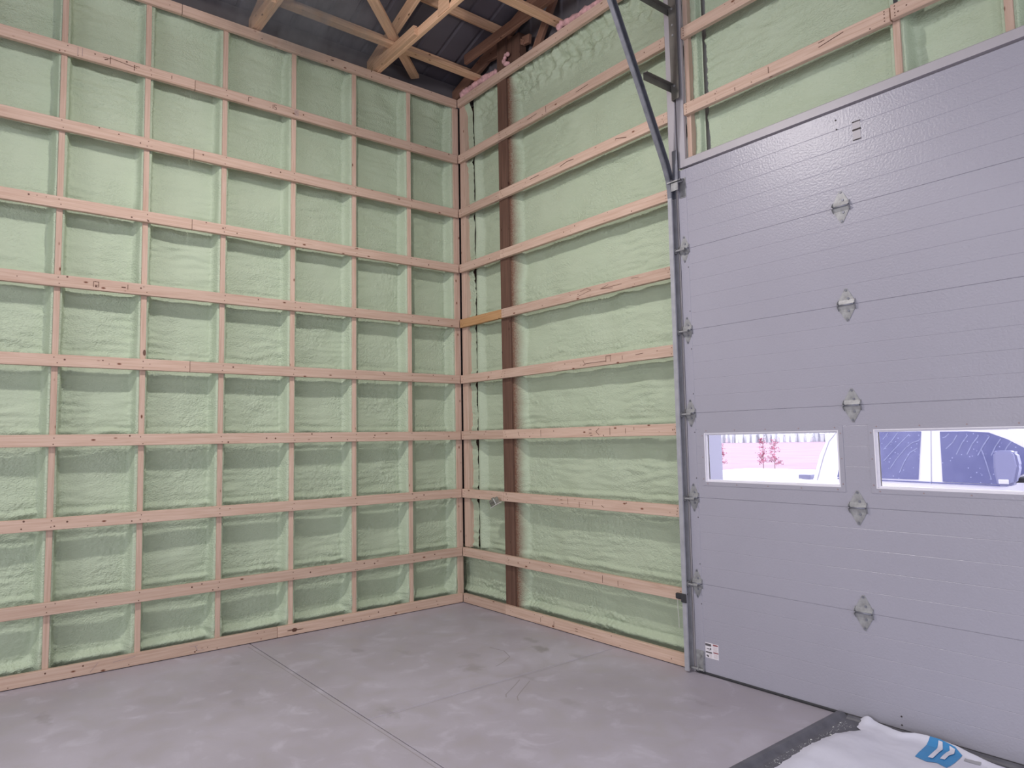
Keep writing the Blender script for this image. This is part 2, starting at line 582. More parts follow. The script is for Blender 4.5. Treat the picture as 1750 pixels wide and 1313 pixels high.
# ------------------------------------------------------------------ the shell
floor = empty('floor', (0, 0, 0), 'smooth grey concrete slab floor with saw-cut joints and scuffs', 'floor', kind='structure')
box('slab', (-.3, -2.177, -.12), (2.128, .28, 0), MCONC, floor, .003)
box('slab', (2.1335, -2.178, -.12), (12.6, .28, 0), MCONC, floor, .003)
box('slab', (-.3, -14.1, -.12), (12.6, -2.184, 0), MCONC, floor, .003)
box('joint_filler', (-.3, -14.0, -.13), (12.6, .28, -.015), MDARK, floor)
bm = bmesh.new()
def scuff(pts, w):
    for (a, b) in zip(pts[:-1], pts[1:]):
        a, b = Vector((*a, .0006)), Vector((*b, .0006))
        n = Vector((-(b-a).y, (b-a).x, 0)).normalized()*w/2
        bm.faces.new([bm.verts.new(p) for p in (a+n, a-n, b-n, b+n)])
scuff([(.08, -2.225), (.9, -2.216), (1.7, -2.222), (2.4, -2.212), (3.2, -2.215), (4.2, -2.216)], .006)
scuff([(2.15, -.15), (2.158, -.8), (2.15, -1.5), (2.156, -2.0)], .003)
scuff([(2.20, -1.05), (2.28, -1.17), (2.36, -1.30), (2.40, -1.33)], .007)
scuff([(2.27, -1.02), (2.37, -1.17), (2.44, -1.27), (2.50, -1.31)], .007)
scuff([(1.45, -.75), (1.60, -.72), (1.75, -.78), (1.82, -.90), (1.86, -1.0)], .006)
link('scuff_marks', bm_mesh(bm), floor, None, simple('scuff', (0.31, 0.285, 0.295), .8))

wl = box('wall_left', (-.32, -14.1, 0), (-.24, .3, 5.71), MSID)
setp(wl, 'stud wall filled with pale green spray foam, horizontal pine girts', 'wall', kind='structure')
wr = boxes('wall_right', [((-.32, .21, 0), (2.88, .27, 7.9)), ((2.88, .21, 3.70), (12.6, .27, 7.9)), ((6.62, .21, 0), (12.6, .27, 3.70))], simple('outer_steel', (0.62, 0.62, 0.64), 0.6))
setp(wr, 'foamed wall around the overhead door with long pine girts', 'wall', kind='structure')
wb = box('wall_back', (-.3, -14.2, 0), (12.7, -14.1, 8), MSHELL)
setp(wb, 'rear wall of the shop behind the viewer', 'wall', kind='structure')
wf = box('wall_front', (12.6, -14.1, 0), (12.7, .2, 8), MSHELL)
setp(wf, 'far side wall of the shop opposite the girts', 'wall', kind='structure')

# roof: dark steel deck over purlins
def deck_z(x): return 5.80+.30*x if x < 6.2 else 5.80+.30*(12.4-x)
ceil = empty('ceiling', (0, 0, 5.6), 'dark grey steel roof deck on wooden purlins', 'ceiling', kind='structure')
def deck_piece(x0, x1, y0, y1):
    bm = bmesh.new()
    ys = [y0]
    y = y0
    while y < y1-.01:
        ys += [min(y+.20, y1), min(y+.215, y1), min(y+.235, y1), min(y+.25, y1)]
        y += .25
    vs = []
    for i, yy in enumerate(ys):
        k = (i-1) % 4
        dz = .022 if (i > 0 and k in (1, 2)) else 0
        vs.append((bm.verts.new((x0, yy, deck_z(x0)+dz)), bm.verts.new((x1, yy, deck_z(x1)+dz))))
    for a, b in zip(vs[:-1], vs[1:]):
        if (a[0].co-b[0].co).length > 1e-5: bm.faces.new((a[0], b[0], b[1], a[1]))
    return link('roof_panel', bm_mesh(bm), ceil, None, MDECK)
for k in range(15): deck_piece(-.9, 6.2, .5-(k+1)*1.0, .5-k*1.0)
deck_piece(6.2, 13.0, -14.5, .5)
for x in [.02+.61*i for i in range(7)]:
    board('purlin', (x, -6.0, deck_z(x)-.05), (x, .20, deck_z(x)-.05), (.29, 0, .957), .089, .038, MRAFT, ceil)

# ------------------------------------------------------------------ left wall framing
STUDS = [-4.84, -4.235, -3.629, -3.041, -2.437, -1.819, -1.208, -0.590]
TILT = {-3.041: .022, -3.629: .008}
for y in STUDS:
    t = TILT.get(y, 0.0)
    board('stud', (-.1085, y+t*.5, .06), (-.1085, y-t*.5, 5.33), (1, 0, 0), .141, .040, MPINE, wl, .002)
board('stud', (-.1085, .0, .06), (-.1085, .0, 5.33), (1, 0, 0), .141, .070, MPINE, wl, .002)


def nails(parent, pts, axis):
    """little dark fastener heads on a board face; axis 'x' for the left wall, 'y' for the door wall"""
    bm = bmesh.new()
    for (a, z, rad) in pts:
        n = 6
        ring = []
        for i in range(n):
            t = 2*math.pi*i/n
            aa, zz = a+math.cos(t)*rad, z+math.sin(t)*rad
            ring.append(bm.verts.new((.0008, aa, zz) if axis == 'x' else (aa, -.0008, zz)))
        bm.faces.new(ring)
    o = link('nail_heads', bm_mesh(bm), parent, None, MNAIL)
    o['kind'] = 'stuff'
    return o


def strokes(name, parent, segs, axis, w=.004, mat=None, off=.001):
    """flat printed or pencilled marks on a board face, segs ((a,z),(a,z))"""
    bm = bmesh.new()
    for s in segs:
        (a0, z0), (a1, z1) = s[:2]
        ww = s[2] if len(s) > 2 else w
        dv = Vector((a1-a0, z1-z0)); n = Vector((-dv.y, dv.x)).normalized()*ww/2
        q = [(a0+n.x, z0+n.y), (a0-n.x, z0-n.y), (a1-n.x, z1-n.y), (a1+n.x, z1+n.y)]
        bm.faces.new([bm.verts.new((off, a, z) if axis == 'x' else (a, -off, z)) for a, z in q])
    return link(name, bm_mesh(bm), parent, None, mat or MINK)


rl = random.Random(3)
JOINTS = {0: -2.695, 1: -2.697, 2: -2.70, 4: -2.695}
Z_LEFT = ROWS
girtL = {}
for i, z in enumerate(ROWS):
    segs = [(-5.4, JOINTS[i]-.0015), (JOINTS[i]+.0015, -.003)] if i in JOINTS else [(-5.4, -.003)]
    for k, (a, b) in enumerate(segs):
        g = board('girt', (-.019, a, z), (-.019, b, z), (0, 0, 1), .089, .038, MPINE, wl)
        girtL[(i, k)] = g
        pts = []
        for s in STUDS:
            if a < s < b:
                for dz in (-.024, .022): pts.append((s+rl.uniform(-.012, .012), z+dz+rl.uniform(-.008, .008), .0045))
        for _ in range(int((b-a)*2.2)):
            pts.append((rl.uniform(max(a, -4.1)+.02, b-.02), z+rl.uniform(-.036, .036), rl.choice([.004, .006, .0075])))
        nails(g, pts, 'x')
plates = []
for nm, z in (('top_plate', ZTOP), ('bottom_plate', ZBOT+.002)):
    for a, b in ((-5.4, -2.81 if z > 3 else -1.95), (-2.807 if z > 3 else -1.947, -.003)):
        g = board(nm, (-.019, a, z), (-.019, b, z), (0, 0, 1), .089, .038, MPINE, wl)
        pts = [(rl.uniform(max(a, -4.1)+.03, b-.03), z+rl.uniform(-.034, .034), rl.choice([.004, .005, .007])) for _ in range(int((b-a)*4))]
        nails(g, pts, 'x')
        plates.append(g)
box('sill_gap_shade', (-.05, -5.4, .0005), (-.006, -.001, .006), MDARK, wl)  # dark strip painting the shadow of the gap under the plate
# black knot in the bottom plate
bm = bmesh.new()
for (y, z, ry, rz) in ((-1.80, .046, .024, .017), (-1.77, .043, .05, .004), (-1.835, .050, .03, .004)):
    bm.faces.new([bm.verts.new((.0012, y+ry*math.cos(t)*(1+.2*math.sin(5*t)), z+rz*math.sin(t))) for t in [2*math.pi*i/14 for i in range(14)]])
link('dark_knot', bm_mesh(bm), plates[3], None, MNAIL)
bm = bmesh.new()
bm.faces.new([bm.verts.new((-.0365, -3.03+.011*math.cos(t), 2.42+.024*math.sin(t))) for t in [2*math.pi*i/12 for i in range(12)]])
link('dark_knot', bm_mesh(bm), wl, None, MNAIL)

# pencil and grade marks on the left girts
def digit15(y, z, s):
    return [((y, z-s), (y, z+s)), ((y+.6*s, z+s), (y+1.6*s, z+s)), ((y+.6*s, z+s), (y+.6*s, z)), ((y+.6*s, z), (y+1.5*s, z)),
            ((y+1.5*s, z), (y+1.5*s, z-s)), ((y+.6*s, z-s), (y+1.5*s, z-s))]
strokes('grade_stamp', girtL[(0, 0)], [((-3.52, ROWS[0]-.03), (-3.52, ROWS[0]+.035), .003), ((-3.55, ROWS[0]-.03), (-3.55, ROWS[0]+.035), .003)], 'x', mat=MGREYINK)
strokes('pencil_mark', girtL[(0, 0)], [((-3.38, ROWS[0]+.012), (-3.33, ROWS[0]+.012)), ((-3.33, ROWS[0]+.03), (-3.33, ROWS[0]-.03)), ((-3.37, ROWS[0]-.006), (-3.345, ROWS[0]+.002), .008),
        ((-3.33, ROWS[0]+.02), (-3.14, ROWS[0]-.004)), ((-3.16, ROWS[0]+.02), (-3.16, ROWS[0]-.03)), ((-3.16, ROWS[0]+.012), (-3.12, ROWS[0]+.012)), ((-2.88, ROWS[0]+.02), (-2.88, ROWS[0]-.01))], 'x')
strokes('pencil_mark', girtL[(0, 1)], [((-2.25, ROWS[0]+.025), (-2.25, ROWS[0]-.015)), ((-2.25, ROWS[0]+.025), (-2.22, ROWS[0]+.025))] + digit15(-2.03, ROWS[0]+.002, .02), 'x')
strokes('grade_stamp', girtL[(0, 1)], [((-1.83, ROWS[0]+.03-.012*k), (-1.79, ROWS[0]+.03-.012*k), .005) for k in range(5)], 'x', mat=MGREYINK)
z3 = ROWS[3]
strokes('pencil_mark', girtL[(3, 0)], [((-3.40, z3+.02), (-3.40, z3-.022)), ((-3.40, z3+.02), (-3.365, z3+.02)), ((-3.365, z3+.022), (-3.365, z3-.022)), ((-3.39, z3-.005), (-3.37, z3-.005)), ((-3.39, z3-.02), (-3.37, z3-.02)),
        ((-3.21, z3), (-3.18, z3), .008), ((-3.165, z3+.025), (-3.165, z3-.015))], 'x')
bz = ZBOT
strokes('grade_stamp', plates[2], [((-3.99, bz+.022-.013*k), (-3.94, bz+.022-.013*k), .004) for k in range(5)] + [((-3.99, bz+.024), (-3.99, bz-.034), .003), ((-3.955, bz+.024), (-3.955, bz-.034), .003)], 'x', mat=MGREYINK)
strokes('pencil_mark', plates[2], [((-2.62, bz+.02), (-2.60, bz-.02)), ((-2.66, bz+.02), (-2.60, bz+.02), .003), ((-2.60, bz-.02), (-2.55, bz-.024), .003), ((-3.30, bz+.03), (-3.35, bz-.03), .003), ((-3.2, bz+.012), (-3.05, bz+.026), .003)], 'x', mat=MGREYINK)

# foam bays of the left wall
ys = [-4.235] + STUDS[2:]
bays = [(STUDS[0], STUDS[1]), (STUDS[1], STUDS[2]), (STUDS[2], STUDS[3]), (STUDS[3], STUDS[4]), (STUDS[4], STUDS[5]), (STUDS[5], STUDS[6]), (STUDS[6], STUDS[7]), (STUDS[7], -.022)]
for i, (a, b) in enumerate(bays):
    ra = .006; rb = .006
    foam('foam_bay', wl, (0, 0, 0), (0, 1, 0), (-1, 0, 0), a+ra, b-rb, .01, 5.40, .166, 20+i*31, step=.0115 if i > 0 else .03)

# ------------------------------------------------------------------ door wall framing (left of the door)
POST0, POST1 = .672, .812
post = board('post', (.742, .108, .0), (.742, .108, 5.78), (1, 0, 0), POST1-POST0, .141, MPOST, wr, .002)
post['label'] = 'dark brown treated timber post'
board('post_scab', (.92, .10, 5.41), (.92, .10, 5.72), (1, 0, 0), .19, .09, MPOST, wr, .002)
board('corner_stud', (.035, .108, .57), (.035, .108, 5.33), (1, 0, 0), .092, .141, MPINE, wr, .002)
box('gap_shade_backing', (-.05, .192, 0), (.22, .203, 5.38), MDARK, wr)  # dark sheet supplying the shade deep in the corner gap
JX = 2.836
girtR = {}
for i, z in enumerate(ROWS):
    sx = .715+.012*rl.random()
    parts = [(.002, sx-.002), (sx+.002, JX)]
    if i == 6: parts = [(.002, .693), (.697, .728), (.7295, JX)]
    for k, (a, b) in enumerate(parts):
        amber = (i == 3 and k == 0)
        mt = MAMBER if amber else MPINE
        yo = 0.0 if k == 0 else -.002
        g = board('girt', (a, .019+yo, z), (b, .019+yo, z), (0, 0, 1), .089, .038, mt, wr)
        if amber: g['label'] = 'short amber-stained girt'
        girtR[(i, k)] = g
        pts = []
        for s in ((.04, .72) if k == 0 else (.76, 2.80)):
            if a < s < b:
                for dz in (-.025, 0, .022): pts.append((s+rl.uniform(-.015, .015), z+dz, .0042))
        for _ in range(int((b-a)*3.5)):
            pts.append((rl.uniform(a+.02, b-.02), z+rl.uniform(-.035, .035), rl.choice([.0035, .0045, .006])))
        o = nails(g, pts, 'y')
        o.matrix_basis = Matrix.Translation((0, yo, 0))
platesR = []
for nm, z in (('top_plate', ZTOP), ('bottom_plate', ZBOT+.002)):
    s = .745 if z > 3 else .70
    for a, b in ((.002, s-.002), (s+.002, JX)):
        g = board(nm, (a, .019, z), (b, .019, z), (0, 0, 1), .089, .038, MPINE, wr)
        nails(g, [(rl.uniform(a+.03, b-.03), z+rl.uniform(-.034, .034), rl.choice([.004, .005])) for _ in range(int((b-a)*4))], 'y')
        platesR.append(g)
box('sill_gap_shade', (.0, .006, .0005), (JX, .05, .006), MDARK, wr)  # painted gap shadow again, below the door wall plate

def mk(i, k, segs, w=.004):
    z = ROWS[i]
    o = strokes('pencil_mark', girtR[(i, k)], [((a, z+b), (c, z+d_)) for a, b, c, d_ in segs], 'y', w)
    o.matrix_basis = Matrix.Translation((0, -.002, 0))
mk(4, 1, [(1.85, .02, 1.87, -.01), (1.85, -.022, 1.88, -.02), (1.87, -.012, 2.12, -.012), (2.12, .03, 2.12, -.02), (2.12, .028, 2.18, .028), (2.17, .03, 2.17, -.02), (2.30, .015, 2.30, -.018), (2.44, .005, 2.52, .010)])
mk(5, 1, [(1.90, .02, 1.93, .02), (1.90, -.01, 1.93, -.01), (1.91, -.03, 1.94, -.03), (2.02, .03, 1.98, 0), (1.98, 0, 2.02, -.03), (2.14, .03, 2.14, -.03), (2.31, .02, 2.31, -.02), (2.40, .028, 2.40, .005), (1.28, .03, 1.28, -.03), (.95, .02, .97, -.02)])
mk(6, 2, [(1.52, .015, 1.55, .015), (1.53, -.015, 1.56, -.02), (1.62, .03, 1.62, -.02), (1.76, .01, 1.76, -.035), (1.92, .03, 1.92, -.01), (2.02, -.005, 2.05, -.02)])
mk(7, 1, [(2.01, .03, 2.01, -.03), (2.18, .01, 2.18, -.03), (1.35, .032, 1.38, .018)])
mk(3, 1, [(1.84, .02, 1.92, .035), (1.92, .035, 1.97, .012), (1.97, .012, 1.80, -.02), (2.08, .0, 2.17, .022), (2.08, .0, 2.22, -.015), (2.10, .0, 2.32, .0), (2.42, .025, 2.50, .020)], .003)
mk(1, 1, [(2.30, .02, 2.42, -.012), (1.62, .0, 1.72, .018), (1.72, .018, 1.80, .012), (1.20, .01, 1.33, .014)], .006)
mk(0, 1, [(1.45, .03, 1.45, -.03), (1.18, .0, 1.32, .01), (1.85, .0, 2.0, .008)], .005)
strokes('pencil_mark', platesR[3], [((1.22, ZBOT+.02), (1.22, ZBOT-.02)), ((1.40, ZBOT+.02), (1.40, ZBOT-.02)), ((1.67, ZBOT+.01), (1.70, ZBOT+.01)), ((1.67, ZBOT-.01), (1.70, ZBOT-.01))], 'y')

DN = (0, 1, 0); DU = (1, 0, 0)
foam('foam_bay', wr, (0, 0, 0), DU, DN, .080, .176, .57, 5.40, .092, 401, left=None, right=None, step=.012, blob=False)
foam('foam_bay', wr, (0, 0, 0), DU, DN, .185, POST0, .57, 5.40, .150, 433, left='shelf', right=None, top_rough=.03, step=.011, blob=False)
foam('foam_bay', wr, (0, 0, 0), DU, DN, -.20, POST0, .01, .575, .148, 439, left=None, right=None, step=.011, blob=False)
foam('foam_bay', wr, (0, 0, 0), DU, DN, POST1, JX+.01, .01, 5.40, .160, 467, left='post', right=None, top_rough=.045, step=.011, blob=False)

# ------------------------------------------------------------------ framing above the door
for x, z1, lb in ((3.005, 5.4, None), (4.489, 4.10, None), (5.040, 4.10, None), (5.62, 4.10, None)):
    board('cripple_stud', (x, .108, 3.72), (x, .108, z1), (1, 0, 0), .040, .141, MPINE, wr, .002)
GZ = [4.727, 4.128]
for i, z in enumerate(GZ):
    segs = [(2.988, 4.472, 0.0), (4.480, 7.2, -.010)] if i == 1 else [(2.988, 7.2, 0.0)]
    for a, b, yo in segs:
        g = board('girt', (a, .019+yo, z+(.004 if yo else 0)), (b, .019+yo, z+(.004 if yo else 0)), (0, 0, 1), .089, .038, MPINE, wr)
        pts = [(rl.uniform(a+.02, min(b, 5.6)-.02), z+rl.uniform(-.035, .035), rl.choice([.0035, .005])) for _ in range(8)]
        pts += [(a+.025, z+dz, .0045) for dz in (-.028, -.01, .012, .03)] + [(b-.03, z+dz, .0045) for dz in (-.028, -.008, .014, .03)]
        o = nails(g, pts, 'y'); o.matrix_basis = Matrix.Translation((0, yo, 0))
        if i == 1 and yo == 0:
            strokes('pencil_mark', g, [((3.69, z+.025), (3.69, z-.02)), ((3.43, z-.01), (3.43, z-.035)), ((4.04, z+.026), (4.08, z+.030)), ((4.04, z-.002), (4.20, z+.024))], 'y', .005)
foam('foam_bay', wr, (0, 0, 0), DU, DN, 3.086, 4.476, 3.70, 5.40, .155, 503, left='crack', right='stud', rows=GZ, step=.012, blob=False, ztop=None)
foam('foam_bay', wr, (0, 0, 0), DU, DN, 4.502, 5.028, 3.70, 5.40, .155, 531, rows=GZ, step=.012, blob=False, ztop=None)
foam('foam_bay', wr, (0, 0, 0), DU, DN, 5.052, 5.612, 3.70, 5.40, .13, 561, rows=GZ, step=.02, blob=False, ztop=None)
# green strip of foam clinging to the first cripple
foam('foam_strip', wr, (0, 0, 0), DU, DN, 3.024, 3.085, 3.72, 5.40, .085, 577, left=None, right='crack', rows=[], step=.012, blob=False, ztop=None)

# gable siding above the plate
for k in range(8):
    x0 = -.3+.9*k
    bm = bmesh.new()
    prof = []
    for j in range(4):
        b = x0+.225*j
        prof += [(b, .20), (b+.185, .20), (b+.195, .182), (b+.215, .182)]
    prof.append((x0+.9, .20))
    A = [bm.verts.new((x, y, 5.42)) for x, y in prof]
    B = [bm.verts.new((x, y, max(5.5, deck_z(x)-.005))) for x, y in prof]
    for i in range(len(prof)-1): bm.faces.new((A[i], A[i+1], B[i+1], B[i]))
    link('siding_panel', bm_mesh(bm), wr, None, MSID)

# ------------------------------------------------------------------ trims around the door
t1 = box('trim_1', (2.838, -.004, 0), (2.908, .03, 6.0), MTRIM, None, .003)
setp(t1, 'grey steel jamb trim standing left of the overhead door', 'trim', kind='structure')
t2 = box('trim_2', (2.918, .001, 3.69), (2.984, .03, 6.0), MTRIM, None, .003)
setp(t2, 'grey steel trim strip above the upper left door corner', 'trim', kind='structure')
t3 = prism('trim_3', [(-.014, 3.684), (-.014, 3.738), (-.008, 3.744), (.05, 3.744), (.05, 3.684)], 'x', 2.986, 7.0, MTRIM)
setp(t3, 'sloped grey header trim along the top of the overhead door', 'trim', kind='structure')
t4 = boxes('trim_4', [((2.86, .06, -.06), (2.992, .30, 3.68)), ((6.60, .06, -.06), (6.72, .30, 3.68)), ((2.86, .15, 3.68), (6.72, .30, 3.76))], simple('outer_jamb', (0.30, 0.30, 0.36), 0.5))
setp(t4, 'white outer jamb of the door opening seen through the glass', 'trim', kind='structure')

# ------------------------------------------------------------------ overhead door
door = empty('door_1', (4.74, 0, 0), 'white sectional overhead door with six panels and two windows', 'door', kind='structure')
DX0, DX1 = 2.912, 6.575
SEC = [.0135+.61*i for i in range(7)]
WIN = [(3.055, 4.030), (4.238, 5.213), (5.421, 6.396)]
WZ0, WZ1 = 1.350, 1.696


def groove_profile(z0, z1, nsub):
    pts = [(0.0030, z0), (0.0, z0+.0022)]
    zs = [z for z in nsub if z0+.02 < z < z1-.02]
    for z in zs: pts += [(0, z-.0022), (.0013, z), (0, z+.0022)]
    pts += [(0, z1-.0022), (.0030, z1)]
    return pts


def add_profile(bm, pts, x0, x1, back=.045):
    loop = pts + [(back, pts[-1][1]), (back, pts[0][1])]
    add_prism(bm, loop, 'x', x0, x1)


for i in range(6):
    z0, z1 = SEC[i], SEC[i+1]
    sub = [z0+.122*k for k in range(1, 5)]
    bm = bmesh.new()
    if i == 2:
        def flat(a, b):
            p = [(0, a)]
            for z in sub:
                if a+.008 < z < b-.008: p += [(0, z-.0022), (.0013, z), (0, z+.0022)]
            return p+[(0, b)]
        add_profile(bm, [(0.0035, z0), (0, z0+.003)] + flat(z0+.006, WZ0)[1:], DX0, DX1)
        add_profile(bm, flat(WZ1, z1-.006)[:-1] + [(0, z1-.003), (.0035, z1)], DX0, DX1)
        xs = [DX0] + [v for w in WIN for v in w] + [DX1]
        for a, b in zip(xs[::2], xs[1::2]): add_profile(bm, flat(WZ0, WZ1), a, b)
    else:
        add_profile(bm, groove_profile(z0, z1, sub), DX0, DX1)
    bmesh.ops.recalc_face_normals(bm, faces=bm.faces[:])
    s = link('door_section', bm_mesh(bm), door, None, MDOOR)
    bm = bmesh.new()
    add_box(bm, (DX0+.001, -.0022, z0+.004), (2.9865, .002, z1-.004), .001)
    link('end_stile', bm_mesh(bm), s, None, MDOOR)
    if i < 5:
        bm = bmesh.new()
        for zz in (z0+.14, z1-.14): add_cyl(bm, (2.979, -.004, zz), (2.979, -.002, zz), .004, 6)
        link('screw_heads', bm_mesh(bm), s, None, MDARK)
bm = bmesh.new(); add_box(bm, (DX0, .004, -.0005), (DX1, .040, SEC[0]+.004)); add_box(bm, (DX0+.006, -.012, .001), (DX1, .003, .016), .004)
link('bottom_seal', bm_mesh(bm), door, None, MBLACK)

# windows
for wi, (a, b) in enumerate(WIN):
    bm = bmesh.new()
    O = (a-.028, b+.028, WZ0-.027, WZ1+.030)
    for lo, hi in (((O[0], -.003, O[2]), (O[1], 0.0, WZ0)), ((O[0], -.003, WZ1), (O[1], 0.0, O[3])), ((O[0], -.003, WZ0), (a, 0.0, WZ1)), ((b, -.003, WZ0), (O[1], 0.0, WZ1))):
        add_box(bm, lo, hi)
    wfm = link('window_frame', bm_mesh(bm), door, None, MDOOR)
    # white stepped reveal around the pane
    bm = bmesh.new()
    for dpt0, dpt1, k in ((-.002, .012, .006), (.012, .030, .016)):
        for lo, hi in (((a, dpt0, WZ0), (b, dpt1, WZ0+k)), ((a, dpt0, WZ1-k), (b, dpt1, WZ1)), ((a, dpt0, WZ0+k), (a+k, dpt1, WZ1-k)), ((b-k, dpt0, WZ0+k), (b, dpt1, WZ1-k))):
            add_box(bm, lo, hi)
    link('glazing_bead', bm_mesh(bm), wfm, None, MWHITE)
    bm = bmesh.new()
    k = .016
    for lo, hi in (((a+.014, .024, WZ0+.012), (a+.020, .028, WZ1-.012)),):
        add_box(bm, lo, hi)
    link('spacer', bm_mesh(bm), wfm, None, MANGLE)
    box('pane', (a+.004, .030, WZ0+.004), (b-.004, .034, WZ1-.004), MGLASS, wfm)
    bm = bmesh.new()
    for j in range(5):
        xx = a+.02+(b-a-.04)*j/4
        for zz in (WZ0-.014, WZ1+.016): add_cyl(bm, (xx, -.0055, zz), (xx, -.003, zz), .0042, 6)
    for j in range(3):
        zz = WZ0+.02+(WZ1-WZ0-.04)*j/2
        for xx in (a-.014, b+.014): add_cyl(bm, (xx, -.0055, zz), (xx, -.003, zz), .0042, 6)
    link('screw_heads', bm_mesh(bm), wfm, None, MGREYINK)


# hinges
def hinge_mesh(hw):
    bm = bmesh.new()
    for sgn in (1, -1):
        rows = [(0.003, hw*.80, -.0125), (.012, hw, -.0095), (.030, hw*.90, -.0042), (.062, hw*.56, -.0035), (.092, hw*.22, -.0035), (.101, hw*.12, -.0035)]
        front, back = [], []
        for z, w, y in rows:
            front.append([bm.verts.new((x*w, y, sgn*z)) for x in (-1, -.33, .33, 1)])
            back.append([bm.verts.new((x*w, y+.003, sgn*z)) for x in (-1, -.33, .33, 1)])
        for G in (front, back):
            for p, q in zip(G[:-1], G[1:]):
                for j in range(3): bm.faces.new((p[j], p[j+1], q[j+1], q[j]))
        for i in range(len(rows)-1):
            for j in (0, 3): bm.faces.new((front[i][j], front[i+1][j], back[i+1][j], back[i][j]))
        for R in (0, -1):
            for j in range(3): bm.faces.new((front[R][j], front[R][j+1], back[R][j+1], back[R][j]))
        for x in (-1, 1):        # folded ears
            a = [bm.verts.new((x*hw*1.0+dx, y, sgn*z)) for dx in (0, .002) for (y, z) in ((-.001, .034), (-.001, .004), (-.026, .004), (-.024, .012))]
            bm.faces.new(a[:4]); bm.faces.new(a[4:])
            for j in range(4): bm.faces.new((a[j], a[(j+1) % 4], a[4+(j+1) % 4], a[4+j]))
    bmesh.ops.recalc_face_normals(bm, faces=bm.faces[:])
    return bm_mesh(bm, 'hinge')


HM = hinge_mesh(.052)
HM.materials.append(MGALV)
bm = bmesh.new(); add_cyl(bm, (-.046, -.0145, 0), (.046, -.0145, 0), .0052, 10)
PINM = bm_mesh(bm, 'pin', True); PINM.materials.append(MTRACK)
bm = bmesh.new()
for z, x in ((.090, 0), (-.090, 0), (.038, .012), (-.038, .012)): add_cyl(bm, (x, -.0085, z), (x, -.003, z), .0075, 6)
BOLTM = bm_mesh(bm, 'bolts'); BOLTM.materials.append(MTRACK)
bm = bmesh.new(); add_cyl(bm, (.03, -.030, -.008), (-.066, -.030, -.008), .0075, 10); add_cyl(bm, (.03, -.030, -.008), (-.012, -.030, -.008), .012, 10); add_cyl(bm, (-.054, -.030, -.008), (-.075, -.030, -.008), .02, 12)
ROLM = bm_mesh(bm, 'roller'); ROLM.materials.append(MGALV)
for i in range(1, 6):
    for x, edge_ in ((4.126, False), (2.950, True), (5.32, False)):
        mw = Matrix.Translation((x, 0, SEC[i]))
        if edge_: mw = mw @ Matrix.Diagonal((.82, 1, 1, 1))
        h = link('hinge', HM, door, mw)
        link('hinge_pin', PINM, h, mw)
        link('hinge_bolts', BOLTM, h, mw)
        if edge_: link('roller', ROLM, h, Matrix.Translation((x, -.006, SEC[i])))
# top roller bracket
bm = bmesh.new()
add_box(bm, (2.930, -.006, 3.455), (2.984, -.002, 3.605), .001)
add_prism(bm, [(-.006, 3.590), (-.080, 3.560), (-.080, 3.500), (-.074, 3.500), (-.074, 3.553), (-.006, 3.580)], 'x', 2.905, 2.968)
add_prism(bm, [(-.010, 3.60), (-.088, 3.575), (-.088, 3.565), (-.010, 3.59)], 'x', 2.875, 2.975)
bmesh.ops.recalc_face_normals(bm, faces=bm.faces[:])
tb = link('top_bracket', bm_mesh(bm), door, None, MGALV)
bm = bmesh.new(); add_cyl(bm, (2.975, -.050, 3.583), (2.868, -.050, 3.583), .007, 10); add_cyl(bm, (2.893, -.050, 3.583), (2.872, -.050, 3.583), .02, 12)
link('roller', bm_mesh(bm), tb, None, MGALV)
# bottom corner bracket with cable pin
bm = bmesh.new()
add_box(bm, (2.920, -.007, .018), (2.986, -.002, .158), .001)
add_box(bm, (2.985, -.022, .018), (2.988, -.002, .150))
bb = link('bottom_bracket', bm_mesh(bm), door, None, MGALV)
bm = bmesh.new(); add_cyl(bm, (2.995, -.026, .030), (2.882, -.026, .030), .008, 10); add_cyl(bm, (2.952, -.026, .030), (2.945, -.026, .030), .014, 10)
add_cyl(bm, (2.955, -.012, .120), (2.955, -.006, .120), .010, 6)
link('cable_pin', bm_mesh(bm), bb, None, MGALV)
# lift cable rising inside the track
bm = bmesh.new(); add_cyl(bm, (2.912, -.018, .03), (2.912, -.018, 3.5), .0018, 6)
link('lift_cable', bm_mesh(bm), door, None, MANGLE)
# operator pad near the top edge
bm = bmesh.new(); add_box(bm, (4.222, -.0015, 3.452), (4.268, .001, 3.562))
pad = link('pad_mark', bm_mesh(bm), door, None, MTRIM)
bm = bmesh.new()
for z, h_ in ((3.562, .006), (3.512, .010), (3.450, .006)): add_box(bm, (4.220, -.003, z-h_/2), (4.270, -.0005, z+h_/2))
link('pad_lines', bm_mesh(bm), pad, None, MDARK)
bm = bmesh.new()
for x, z in ((4.122, 3.615), (4.124, 3.555), (4.30, .085), (4.30, .038)): add_cyl(bm, (x, -.003, z), (x, 0, z), .005, 6)
link('screw_heads', bm_mesh(bm), door, None, MDARK)
